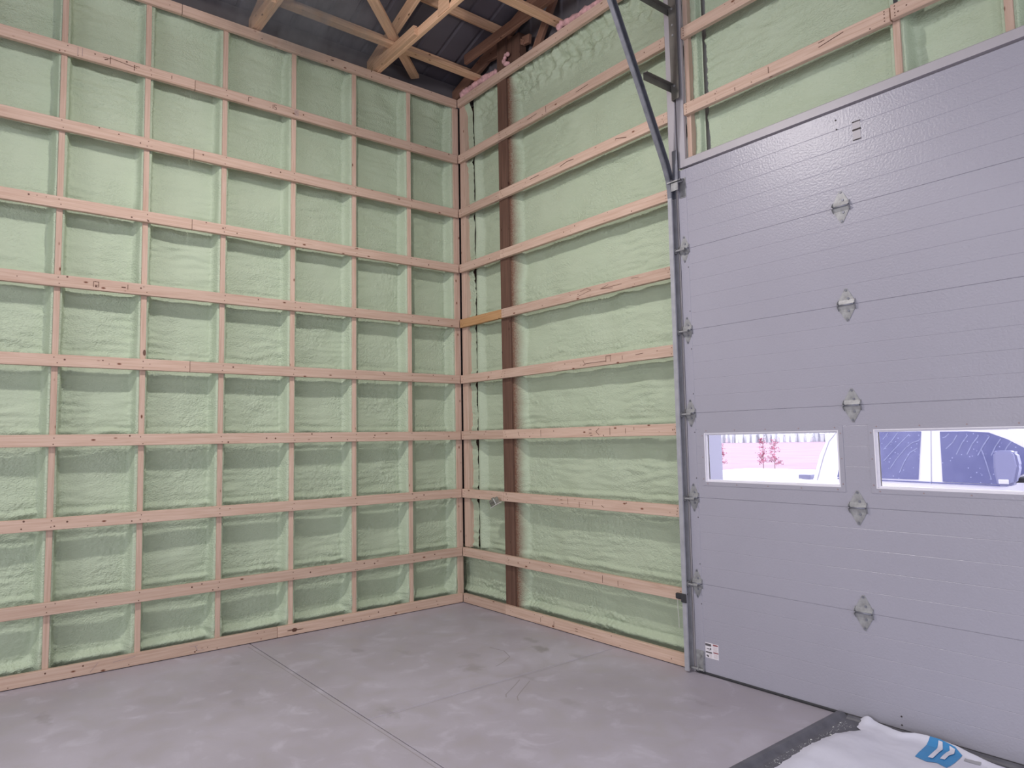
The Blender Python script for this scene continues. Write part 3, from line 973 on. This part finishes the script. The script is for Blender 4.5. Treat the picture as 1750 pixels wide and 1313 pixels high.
# warning label
stk = box('warning_label', (2.996, -.0012, .118), (3.104, .0005, .222), MSTICK, door)
bm = bmesh.new()
for x0, x1, z0, z1 in ((2.997, 3.045, .200, .216), (3.000, 3.050, .152, .162), (3.008, 3.030, .178, .184), (3.034, 3.044, .176, .190), (3.004, 3.020, .130, .138), (3.012, 3.024, .124, .134), (3.024, 3.034, .172, .175)):
    add_box(bm, (x0, -.002, z0), (x1, -.0008, z1))
link('label_text', bm_mesh(bm), stk, None, MSTK)
bm = bmesh.new()
for x0, x1, z0, z1 in ((3.060, 3.100, .208, .218), (3.062, 3.103, .158, .166)): add_box(bm, (x0, -.002, z0), (x1, -.0008, z1))
link('label_heading', bm_mesh(bm), stk, None, MRED)
bm = bmesh.new()
for k in range(6): add_box(bm, (3.062, -.0018, .198-.007*k), (3.098-.004*(k % 2), -.0008, .2005-.007*k))
for k in range(4): add_box(bm, (3.064, -.0018, .148-.007*k), (3.100-.004*(k % 2), -.0008, .1505-.007*k)); add_box(bm, (3.028, -.0018, .146-.007*k), (3.048, -.0008, .148-.007*k))
link('label_small_print', bm_mesh(bm), stk, None, simple('small_print', (.52, .42, .44), .6))

# ------------------------------------------------------------------ track
track = empty('door_track', (2.88, -.04, 0), 'galvanised roller track climbing the jamb then sloping into the room', 'track')
PROF = [(0, -.030), (.034, -.030), (.036, -.021), (.0335, -.021), (.0315, -.0275), (.0025, -.0275), (.0025, .0275), (.0315, .0275), (.0335, .021), (.036, .021), (.034, .030), (0, .030)]
def sweep(path, x0, name, parent, mat):
    bm = bmesh.new()
    rings = []
    for i, (y, z) in enumerate(path):
        a = Vector(path[max(0, i-1)]); b = Vector(path[min(len(path)-1, i+1)])
        t = (b-a).normalized(); n = Vector((t.y, -t.x))      # perpendicular in the yz plane
        rings.append([bm.verts.new((x0+dx, y+n.x*dn, z+n.y*dn)) for dx, dn in PROF])
    m = len(PROF)
    for A, B in zip(rings[:-1], rings[1:]):
        for j in range(m): bm.faces.new((A[j], A[(j+1) % m], B[(j+1) % m], B[j]))
    bm.faces.new(rings[0]); bm.faces.new(rings[-1][::-1])
    bmesh.ops.recalc_face_normals(bm, faces=bm.faces[:])
    return link(name, bm_mesh(bm), parent, None, mat)
sweep([(-.038, .010), (-.038, 3.46)], 2.862, 'vertical_rail', track, MRAIL)
sweep([(-.038, 3.463), (-.041, 3.52), (-.055, 3.60), (-.10, 3.72), (-.354, 4.234), (-.64, 4.80), (-1.19, 5.90)], 2.862, 'inclined_rail', track, MTRACK)
bm = bmesh.new()
for z in (.9, .95, 1.55, 1.6, 2.15, 2.2, 2.75, 2.8, 3.2): add_cyl(bm, (2.8645, -.038, z), (2.868, -.038, z), .005, 8)
for k in range(9):
    z = 4.0+.11*k; y = -.354-(z-4.234)*.505
    add_cyl(bm, (2.8645, y, z), (2.867, y, z), .006, 8)
link('bolt_heads', bm_mesh(bm), track, None, MGALV)
bm = bmesh.new(); add_box(bm, (2.886, -.030, 3.585), (2.934, -.024, 3.830), .002); add_box(bm, (2.886, -.026, 3.585), (2.891, .0, 3.830))
link('flag_bracket', bm_mesh(bm), track, None, MTRACK)
bm = bmesh.new(); add_box(bm, (2.910, -.040, 4.215), (2.982, -.034, 5.6), .002); add_box(bm, (2.910, -.036, 4.215), (2.914, .001, 5.6))
ang = link('wall_angle', bm_mesh(bm), track, None, MANGLE)
bm = bmesh.new()
for z in (4.32, 4.72, 4.80, 4.93): add_cyl(bm, (2.945, -.045, z), (2.945, -.040, z), .008, 8)
link('bolt_heads', bm_mesh(bm), ang, None, MGALV)
for y0, z in ((-.345, 4.315), (-.665, 4.925)):
    bm = bmesh.new(); add_box(bm, (2.899, y0, z-.027), (2.903, -.002, z+.027)); add_box(bm, (2.903, y0, z+.022), (2.935, -.04, z+.027))
    link('strut', bm_mesh(bm), track, None, MANGLE)

# black bracket between girt and track, with its thin wire
br = empty('wire_bracket', (2.83, -.02, .515), 'small black plastic bracket bridging lowest girt and door track', 'bracket')
bm = bmesh.new()
add_box(bm, (2.770, -.030, .492), (2.836, -.004, .532), .004)
add_box(bm, (2.850, -.045, .486), (2.858, -.004, .548), .002)
add_box(bm, (2.858, -.045, .538), (2.892, -.072, .548)); add_box(bm, (2.858, -.078, .486), (2.905, -.072, .548), .002)
link('clip_body', bm_mesh(bm), br, None, MBLACK)
bm = bmesh.new()
pp = [(2.775, -.012, .492), (2.774, -.01, .42), (2.779, -.008, .34), (2.777, -.006, .28)]
for a, b in zip(pp[:-1], pp[1:]): add_cyl(bm, a, b, .0018, 5)
link('wire', bm_mesh(bm), br, None, MPLATE)

# junction box hanging by the post
jb = empty('junction_box', (.64, -.04, 1.02), 'small zinc electrical box with white plate tilted beside the post', 'electrical box')
mwj = Matrix.Translation((.64, -.060, 1.073)) @ Euler((math.radians(18), math.radians(-22), math.radians(-8))).to_matrix().to_4x4()
bm = bmesh.new(); add_box(bm, (-.050, -.030, -.030), (.050, .030, .034), .006); add_box(bm, (-.012, -.012, .034), (.012, .012, .046), .003)
bx = link('metal_box', bm_mesh(bm), jb, mwj, MBOX)
bm = bmesh.new()
for x in (-.028, 0, .028): add_cyl(bm, (x, -.0325, 0), (x, -.029, 0), .009, 10)
add_cyl(bm, (-.053, 0, 0), (-.049, 0, 0), .010, 10)
link('knockouts', bm_mesh(bm), bx, mwj, MANGLE)
bm = bmesh.new(); add_box(bm, (-.062, -.040, -.036), (.062, .036, -.031), .001)
link('cover_plate', bm_mesh(bm), jb, mwj, MPLATE)

# ------------------------------------------------------------------ floor mat and plastic sheet
mat = empty('floor_mat', (4.5, -1.0, 0), 'charcoal raised-edge floor mat lying against the overhead door', 'mat')
box('mat_sheet', (4.0, -4.0, .001), (7.0, -.050, .007), MMAT, mat)
prism('raised_edge', [(3.928, .001), (3.940, .020), (3.952, .026), (3.978, .026), (4.000, .012), (4.012, .007), (4.012, .001)], 'y', -4.0, -.024, MMAT, mat)
prism('raised_edge', [(-.062, .001), (-.062, .007), (-.052, .016), (-.042, .022), (-.030, .022), (-.018, .001)], 'x', 4.012, 7.0, MMAT, mat)
bm = bmesh.new()
rs = random.Random(11)
for _ in range(330):
    y = -rs.uniform(.10, 1.25); x = 4.02+abs(rs.gauss(.03, .035))
    if x > 4.12: continue
    q = rs.uniform(.0009, .0030) if rs.random() < .94 else rs.uniform(.003, .007)
    v0 = [bm.verts.new((x+q*math.cos(t)*rs.uniform(.6, 1.2), y+q*math.sin(t)*rs.uniform(.6, 1.2), .0072)) for t in (0, 1.2, 2.5, 3.8, 5.0)]
    top = bm.verts.new((x, y, .0072+q*.6))
    for j in range(5): bm.faces.new((v0[j], v0[(j+1) % 5], top))
o = link('foam_crumbs', bm_mesh(bm), mat, None, simple('crumbs', (.55, .57, .56), .9)); o['kind'] = 'stuff'

# sheet of white plastic wrap: a wrinkled surface cut along its torn edge
edge_pts = [(-4.0, 4.16), (-1.6, 4.12), (-1.2, 4.10), (-.903, 4.078), (-.75, 4.070), (-.60, 4.060), (-.50, 4.066), (-.42, 4.070), (-.373, 4.078), (-.32, 4.083), (-.25, 4.112), (-.20, 4.135), (-.170, 4.147), (-.150, 4.122), (-.10, 4.108), (-.04, 4.092)]
def left_edge(y):
    return float(np.interp(y, [p[0] for p in edge_pts], [p[1] for p in edge_pts]))
def far_edge(x):
    return float(np.interp(x, [4.05, 4.10, 4.20, 4.30, 4.345, 4.40, 4.46, 4.60, 4.66, 4.75, 4.90, 7], [-.034, -.034, -.050, -.100, -.110, -.072, -.066, -.075, -.100, -.115, -.125, -.13]))
def sheet_h(x, y):
    X, Y = np.array([[x]]), np.array([[y]])
    h = .014 + .010*(1+perlin(X*2.3, Y*2.6, 71)[0, 0]*1.6) + .010*perlin(X*7, Y*6, 72)[0, 0] + .004*abs(perlin(X*19, Y*17, 73)[0, 0])
    h += .045*math.exp(-((x-4.10)/.05)**2-((y+.05)/.06)**2)
    h += .020*math.exp(-((y-far_edge(x))/.035)**2)*math.exp(-((x-4.45)/.35)**2)
    e = max(0, min(1, (x-left_edge(y))/.05))
    return max(.0085, .0085+(h-.0085)*(.25+.75*e))
sheet = empty('plastic_sheet', (4.6, -.6, .01), 'crumpled white plastic wrap with blue logo spread over floor mat', 'plastic sheet')
bm = bmesh.new()
nv, nu_ = 150, 60
rows_ = []
for j in range(nv):
    f = j/(nv-1)
    row = []
    for i in range(nu_):
        g = i/(nu_-1)
        x = 4.06+(1.9*g**1.15)
        # far boundary -> near boundary
        yf = far_edge(x)
        y = yf+(-3.4-yf)*(f**1.8)
        xl = left_edge(y)+.004*math.sin(y*61)+.003*math.sin(y*143)
        x = xl+(6.0-xl)*g**1.3
        yf = far_edge(x)
        y = yf+(-3.4-yf)*(f**1.8)
        row.append(bm.verts.new((x, y, sheet_h(x, y))))
    rows_.append(row)
for a, b in zip(rows_[:-1], rows_[1:]):
    for i in range(nu_-1): bm.faces.new((a[i], b[i], b[i+1], a[i+1]))
sh = link('wrap', bm_mesh(bm, 'wrap', True), sheet, None, MSHEET)


def printed(name, polys, mat_, lift):
    bm = bmesh.new()
    for poly in polys:
        bm2 = bmesh.new()
        f = bm2.faces.new([bm2.verts.new((x, y, 0)) for x, y in poly])
        bmesh.ops.triangulate(bm2, faces=[f])
        bmesh.ops.subdivide_edges(bm2, edges=bm2.edges[:], cuts=7, use_grid_fill=True)
        mp = {}
        for v in bm2.verts: mp[v] = bm.verts.new((v.co.x, v.co.y, sheet_h(v.co.x, v.co.y)+lift))
        for f in bm2.faces: bm.faces.new([mp[v] for v in f.verts])
        bm2.free()
    return link(name, bm_mesh(bm), sheet, None, mat_)
printed('printed_logo', [[(4.470, -.070), (4.490, -.319), (4.554, -.339), (4.588, -.308), (4.642, -.337), (4.648, -.248), (4.646, -.140), (4.600, -.092), (4.53, -.072)]], MBLUE, .0022)
printed('logo_strokes', [[(4.517, -.086), (4.537, -.088), (4.555, -.139), (4.558, -.281), (4.537, -.282), (4.532, -.147)],
                         [(4.573, -.098), (4.602, -.108), (4.613, -.152), (4.603, -.195), (4.604, -.251), (4.583, -.255), (4.580, -.160), (4.585, -.131)]], MSHEET, .0065)
printed('printed_text', [[(4.664, -.160), (4.732, -.146), (4.735, -.174), (4.669, -.190)]], MGPRINT, .0025)

# ------------------------------------------------------------------ trusses and braces
def truss(name, yc, label, scab):
    tr = empty(name, (0, yc, 5.42), label, 'truss', 'roof trusses over the shop')
    board('bottom_chord', (-.05, yc, 5.4645), (7.5, yc, 5.4645), (0, 0, 1), .089, .038, MRAFT, tr)
    def tz(x): return deck_z(x)-.10-.07
    board('top_chord', (-.5, yc, tz(-.5)), (6.1, yc, tz(6.1)), (0, 0, 1), .140, .038, MRAFT, tr)
    prism('heel_scab', [(-.04, 5.425), (scab+.01, 5.425), (scab, 5.520), (-.04, 5.520)], 'y', yc-.058, yc-.020, MRAFT, tr)
    board('web', (1.20, yc-.004, 5.51), (1.20, yc-.004, tz(1.2)), (1, 0, 0), .14, .038, MRAFT, tr)
    board('web', (1.28, yc, 5.50), (2.9, yc, tz(2.9)), (1, 0, 0), .089, .038, MRAFT, tr)
    board('web', (3.0, yc, 5.50), (2.9, yc, tz(2.9)), (1, 0, 0), .089, .038, MRAFT, tr)
    prism('gusset_plate', [(1.12, 5.430), (1.30, 5.430), (1.30, 5.60), (1.14, 5.60)], 'y', yc-.026, yc-.021, MRAFT, tr)
    return tr
truss('roof_truss', -.946, 'orange pine roof truss nearest the overhead door wall, with heel scab', .762)
truss('roof_truss', -2.160, 'orange pine roof truss second from the door wall, top left', .45)
truss('roof_truss', -3.38, 'orange pine roof truss third from the door wall', .45)
gt = empty('roof_truss', (0, .12, 5.42), 'gable truss with shade painted brown against the dark siding above the door wall', 'truss', 'roof trusses over the shop')
board('top_chord', (-.5, .12, deck_z(-.5)-.17), (6.1, .12, deck_z(6.1)-.17), (0, 0, 1), .14, .038, MRAFT_SHADE, gt)
board('web', (1.18, .12, 5.46), (1.60, .12, deck_z(1.6)-.25), (1, 0, 0), .089, .038, MRAFT_SHADE, gt)
board('web', (1.12, .11, 5.62), (.30, .11, 6.0-.25), (0, 0, 1), .089, .038, MRAFT_SHADE, gt)
board('web', (1.05, .09, 5.60), (.62, .09, 6.10-.2), (0, 0, 1), .05, .038, MRAFT_SHADE, gt)
board('web', (2.6, .12, 5.46), (2.2, .12, deck_z(2.2)-.25), (1, 0, 0), .089, .038, MRAFT_SHADE, gt)
b1 = board('lateral_brace', (.345, -6.0, 5.531), (.330, .06, 5.531), (1, 0, 0), .085, .038, MRAFT)
setp(b1, 'flat pine brace crossing over the trusses close to the left wall', 'brace', 'flat braces on the truss chords')
b2 = board('lateral_brace', (1.56, -6.0, 5.531), (1.58, .12, 5.531), (1, 0, 0), .095, .038, MRAFT)
setp(b2, 'flat amber pine brace meeting the door wall above the pink insulation', 'brace', 'flat braces on the truss chords')
b3 = board('diagonal_brace', (1.75, -2.45, 5.572), (-.12, -.46, 5.572), (1, 1, 0), .092, .038, MRAFT)
setp(b3, 'slanting pine brace running diagonally under the roof to the corner', 'brace')
b4 = board('gable_blocking', (.35, -.13, 5.66), (1.9, -.06, 5.72), (0, 0, 1), .10, .038, MRAFT_SHADE)
setp(b4, 'board with shade painted brown, slung level near the roof corner', 'brace')

# pink batts lying on the plate
def batt(name, pts, rad, label, seed):
    bm = bmesh.new()
    n = 10
    rings = []
    rs = random.Random(seed)
    P = [Vector(p) for p in pts]
    dense = []
    for a, b in zip(P[:-1], P[1:]):
        for k in range(6): dense.append(a.lerp(b, k/6))
    dense.append(P[-1])
    for i, p in enumerate(dense):
        a = dense[max(0, i-1)]; b = dense[min(len(dense)-1, i+1)]
        t = (b-a).normalized(); s = t.orthogonal().normalized(); q = t.cross(s)
        k = rad*(.75+.5*rs.random())*(0.45 if i in (0, len(dense)-1) else 1)
        rings.append([bm.verts.new(p+(s*math.cos(w)+q*math.sin(w))*k*(.8+.4*rs.random())) for w in [2*math.pi*j/n for j in range(n)]])
    for A, B in zip(rings[:-1], rings[1:]):
        for j in range(n): bm.faces.new((A[j], A[(j+1) % n], B[(j+1) % n], B[j]))
    bm.faces.new(rings[0][::-1]); bm.faces.new(rings[-1])
    bmesh.ops.recalc_face_normals(bm, faces=bm.faces[:])
    o = link(name, bm_mesh(bm, name, True), None, None, MPINK)
    return setp(o, label, 'insulation', 'pink insulation scraps on the top plate')
batt('insulation_batt', [(.03, .03, 5.440), (.16, .05, 5.465), (.32, .05, 5.475), (.50, .06, 5.470), (.66, .06, 5.455)], .042, 'pink fibreglass scrap in the corner, left of the dark post', 1)
batt('insulation_batt', [(.90, .02, 5.432), (.835, .02, 5.450), (.81, .02, 5.50), (.845, .02, 5.540), (.90, .02, 5.535)], .020, 'small curled pink fibreglass scrap on the plate by the dark post', 2)
batt('insulation_batt', [(1.60, .03, 5.440), (1.66, .03, 5.47), (1.75, .05, 5.462), (2.0, .05, 5.452), (2.4, .05, 5.452)], .032, 'long pink fibreglass scrap on the plate near the sloping track', 3)

# ------------------------------------------------------------------ outside
gr = box('ground', (-400, .3, -.4), (400, 500, -.06), MGROUND)
setp(gr, 'pale pink field beyond the driveway seen through the door glass', 'field', kind='structure')
dr = box('driveway', (-40, .3, -.10), (30, 21, -.05), MDRIVE)
setp(dr, 'bright pale concrete driveway outside the overhead door', 'driveway', kind='structure')
kb = box('kerb', (-40, 24.6, -.06), (30, 24.9, .02), MBARK)
setp(kb, 'low dark kerb line between driveway edge and pale field', 'kerb', kind='structure')
bm = bmesh.new()
rs = random.Random(5)
for i in range(420):
    x = -150+rs.uniform(0, 120); y = 150+rs.uniform(-6, 6)
    h_ = rs.uniform(2.5, 6.5)
    add_cyl(bm, (x, y, -.3), (x, y, h_*.5-.3), rs.uniform(.15, .5), 5, rs.uniform(.3, .7))
    add_cyl(bm, (x, y, h_*.5-.3), (x, y, h_), rs.uniform(.3, .7), 5, .1)
tl = link('treeline', bm_mesh(bm), None, None, MTREEL)
setp(tl, 'faint grey bare trees along the far edge of the field', 'trees', kind='stuff')


def sapling(x, y, h, wid, seed, label):
    t = empty('sapling', (x, y, -.06), label, 'tree', 'red saplings in the field')
    bm = bmesh.new(); add_cyl(bm, (x, y, -.06), (x+.03, y, h*.9), .022, 6, .006)
    rs = random.Random(seed)
    bm2 = bmesh.new()
    for _ in range(26):
        z = h*rs.uniform(.18, .95); a = rs.uniform(0, 6.28); L = wid*(1.15-.75*z/h)*rs.uniform(.5, 1)
        tip = Vector((x+math.cos(a)*L, y+math.sin(a)*L, z+L*.25))
        root = Vector((x, y, z))
        add_cyl(bm, root, tip, .007, 4, .003)
        for _ in range(15):
            c = root.lerp(tip, rs.uniform(.25, 1.05)) + Vector((rs.gauss(0, .05), rs.gauss(0, .05), rs.gauss(0, .04)))
            s = Vector((rs.gauss(0, 1), rs.gauss(0, 1), rs.gauss(0, .5))).normalized()*rs.uniform(.025, .05)
            q = s.orthogonal().normalized()*rs.uniform(.012, .022)
            bm2.faces.new([bm2.verts.new(p) for p in (c-s, c+q, c+s, c-q)])
    link('trunk', bm_mesh(bm), t, None, MBARK)
    f = link('foliage', bm_mesh(bm2), t, None, MLEAF); f['kind'] = 'stuff'
sapling(-11.70, 24.75, 1.62, .30, 1, 'red-leaved sapling in the field, left one of the close pair')
sapling(-11.28, 25.0, 1.50, .40, 2, 'red-leaved sapling in the field, right one of the close pair')
sapling(-13.25, 23.75, 1.40, .36, 3, 'red-leaved sapling half hidden behind the outer door jamb')

# pickup truck parked outside, facing right
tk = empty('pickup_truck', (3.3, 3.7, -.05), 'white pickup with soapy dark windows parked outside the overhead door', 'truck')
TY = 2.80; TW = 2.0
bm = bmesh.new()
low = [(.35, .40), (.30, .75), (.32, 1.20), (2.36, 1.20), (2.36, 1.215), (4.30, 1.205), (4.62, 1.16), (5.85, 1.05), (6.02, .90), (6.05, .45)]
add_prism(bm, low, 'y', TY, TY+TW)
bmesh.ops.recalc_face_normals(bm, faces=bm.faces[:])
es = [e for e in bm.edges if all(v.co.y in (TY, TY+TW) for v in e.verts) and abs(e.verts[0].co.y-e.verts[1].co.y) < 1e-4]
bmesh.ops.bevel(bm, geom=es, offset=.03, segments=2, affect='EDGES')
link('lower_body', bm_mesh(bm), tk, None, MTRUCK)
bm = bmesh.new()
cab = [(2.36, 1.20), (2.43, 1.46), (2.56, 1.72), (2.75, 1.83), (3.2, 1.86), (3.75, 1.83), (4.02, 1.74), (4.34, 1.52), (4.70, 1.19)]
A = [bm.verts.new((x, TY+max(0, z-1.2)*.10, z)) for x, z in cab]
B = [bm.verts.new((x, TY+TW-max(0, z-1.2)*.10, z)) for x, z in cab]
for i in range(len(cab)):
    j = (i+1) % len(cab); bm.faces.new((A[i], A[j], B[j], B[i]))
bm.faces.new(A[::-1]); bm.faces.new(B)
bmesh.ops.recalc_face_normals(bm, faces=bm.faces[:])
link('cab', bm_mesh(bm), tk, None, MTRUCK)


def on_side(poly, name, mat_, parent, off):
    bm = bmesh.new()
    A = [bm.verts.new((x, TY+max(0, z-1.2)*.10-off, z)) for x, z in poly]
    B = [bm.verts.new((x, TY+max(0, z-1.2)*.10+.004, z)) for x, z in poly]
    n = len(poly)
    bm.faces.new(A)
    for i in range(n): bm.faces.new((A[i], A[(i+1) % n], B[(i+1) % n], B[i]))
    bmesh.ops.recalc_face_normals(bm, faces=bm.faces[:])
    return link(name, bm_mesh(bm), parent, None, mat_)
rw = on_side([(2.615, 1.238), (2.66, 1.45), (2.78, 1.63), (2.95, 1.685), (3.408, 1.682), (3.376, 1.236)], 'rear_window', MTGLASS, tk, .006)
fw = on_side([(3.581, 1.224), (4.03, 1.216), (4.36, 1.40), (4.215, 1.522), (4.091, 1.600), (3.955, 1.660), (3.789, 1.674), (3.568, 1.677)], 'front_window', MTGLASS, tk, .006)


def streaks(parent, curves, w):
    bm = bmesh.new()
    for c in curves:
        for (a, b) in zip(c[:-1], c[1:]):
            n = Vector((-(b[1]-a[1]), b[0]-a[0])).normalized()*w/2
            q = [(a[0]+n.x, a[1]+n.y), (a[0]-n.x, a[1]-n.y), (b[0]-n.x, b[1]-n.y), (b[0]+n.x, b[1]+n.y)]
            bm.faces.new([bm.verts.new((x, TY+max(0, z-1.2)*.10-.0075, z)) for x, z in q])
    return link('soap_streaks', bm_mesh(bm), parent, None, MSTREAK)
def px5(x, y):      # along the truck's side
    return (3.055+(x-150)/440*.356+(y-180)*(-.00006), 1.688-(y-180)*.00085)
def curve(*pts): return [px5(*p) for p in pts]
streaks(rw, [curve((225, 195), (195, 240), (170, 270)), curve((335, 195), (270, 290), (185, 385)), curve((465, 215), (400, 280), (300, 390), (195, 515)), curve((575, 285), (500, 310), (430, 370), (330, 500), (270, 600)), curve((560, 370), (480, 420), (420, 530), (380, 640))], .008)
def px6(x, y):
    return (3.567+(x-795)/305*.222, 1.677-(y-180)*.00083)
def curve2(*pts): return [px6(*p) for p in pts]
streaks(fw, [curve2((990, 220), (940, 300), (860, 370)), curve2((1105, 225), (1040, 310), (975, 430)), curve2((1220, 235), (1150, 320), (1090, 430)), curve2((1335, 240), (1270, 330), (1205, 440)), curve2((1450, 265), (1390, 350), (1345, 440)), curve2((1555, 295), (1510, 350), (1490, 385)), curve2((900, 205), (860, 240), (825, 250)), curve2((1250, 385), (1290, 510), (1340, 690))], .009)
on_side([(3.482, 1.20), (3.488, 1.20), (3.496, 1.72), (3.490, 1.72)], 'door_seam', MGPRINT, tk, .003)
on_side([(2.62, 1.218), (4.05, 1.200), (4.05, 1.212), (2.62, 1.230)], 'window_sweep', MTGLASS, tk, .010)
on_side([(2.40, 1.20), (2.46, 1.42), (2.525, 1.598), (2.612, 1.70), (2.618, 1.698), (2.533, 1.594), (2.468, 1.418), (2.408, 1.20)], 'cab_seam', MGPRINT, tk, .003)
on_side([(4.36, 1.56), (4.44, 1.50), (4.66, 1.25), (4.60, 1.24)], 'windscreen_edge', MTGLASS, tk, .004)
bm = bmesh.new()
add_prism(bm, [(4.075, 1.497), (4.09, 1.510), (4.215, 1.510), (4.237, 1.490), (4.252, 1.386), (4.22, 1.245), (4.17, 1.215), (4.09, 1.222), (4.069, 1.353)], 'y', 2.50, 2.60)
bmesh.ops.bevel(bm, geom=bm.edges[:], offset=.018, segments=2, affect='EDGES')
bmesh.ops.recalc_face_normals(bm, faces=bm.faces[:])
mr = link('side_mirror', bm_mesh(bm), tk, None, simple('mirror_shell', (.28, .29, .42), .4))
bm = bmesh.new(); add_box(bm, (4.105, 2.494, 1.240), (4.175, 2.506, 1.276), .003)
link('mirror_lamp', bm_mesh(bm), mr, None, MTRUCK)
bm = bmesh.new(); add_box(bm, (4.19, 2.56, 1.25), (4.28, 2.84, 1.29), .005)
link('mirror_arm', bm_mesh(bm), mr, None, MTIRE)
bm = bmesh.new(); add_box(bm, (2.175, 2.84, 1.205), (2.310, 2.95, 1.250), .003); add_box(bm, (2.270, 2.84, 1.18), (2.308, 2.95, 1.207))
link('bed_box', bm_mesh(bm), tk, None, simple('bed_grey', (.19, .19, .27), .6))
for x in (1.25, 5.15):
    for y0 in (TY-.01, TY+TW-.24):
        bm = bmesh.new(); add_cyl(bm, (x, y0, .34), (x, y0+.25, .34), .39, 24)
        w_ = link('wheel', bm_mesh(bm), tk, None, MTIRE)
        bm = bmesh.new(); add_cyl(bm, (x, y0-.008, .34), (x, y0+.02, .34), .23, 16)
        link('rim', bm_mesh(bm), w_, None, MGALV)

# fasteners and other specks too small to pick apart singly
for o in sc.objects:
    if o.name.split('.')[0] in ('bolt_heads', 'screw_heads', 'hinge_bolts', 'knockouts', 'scuff_marks', 'soap_streaks', 'label_small_print'):
        o['kind'] = 'stuff'

# thin scatter volume added to imitate the nearest lamp's flare below the roof
def flare_haze_material():
    t = NT('flare_haze')
    t.t.nodes.remove(t.b)
    vs = t.n('ShaderNodeVolumeScatter')
    vs.inputs['Color'].default_value = (0.92, 0.90, 1.0, 1)
    vs.inputs['Anisotropy'].default_value = 0.1
    v = t.mapping((1.0, 1.0, 1.0))
    mp = t.n('ShaderNodeMapping'); mp.inputs['Rotation'].default_value = (0.3, 0.7, 0.5); mp.inputs['Scale'].default_value = (1.0, 3.2, 1.6)
    t.l(v, mp.inputs['Vector'])
    n = t.noise(mp.outputs[0], 2.2, 4.0, 0.6, 1.2)
    ln = t.n('ShaderNodeVectorMath', operation='LENGTH')
    mq = t.n('ShaderNodeMapping'); mq.inputs['Scale'].default_value = (1/.58, 1/1.05, 1/.50)
    t.l(v, mq.inputs['Vector']); t.l(mq.outputs[0], ln.inputs[0])
    fall = t.ramp(ln.outputs['Value'], [(0.15, 1.0), (0.98, 0.0)])
    d_ = t.math('MULTIPLY', t.ramp(n, [(0.38, 0.12), (0.66, 1.0)]), fall)
    t.l(t.math('MULTIPLY', d_, 3.2), vs.inputs['Density'])
    t.l(vs.outputs[0], t.out.inputs['Volume'])
    return t.m


bm = bmesh.new()
bmesh.ops.create_icosphere(bm, subdivisions=3, radius=1.0)
for v in bm.verts: v.co = Vector((v.co.x*.58, v.co.y*1.05, v.co.z*.50))
flare_haze = link('flare_haze', bm_mesh(bm), None, Matrix.Translation((.60, -2.0, 5.42)), flare_haze_material())
setp(flare_haze, 'thin pale volume added for lamp flare under the roof at top left', 'flare_haze', kind='stuff')
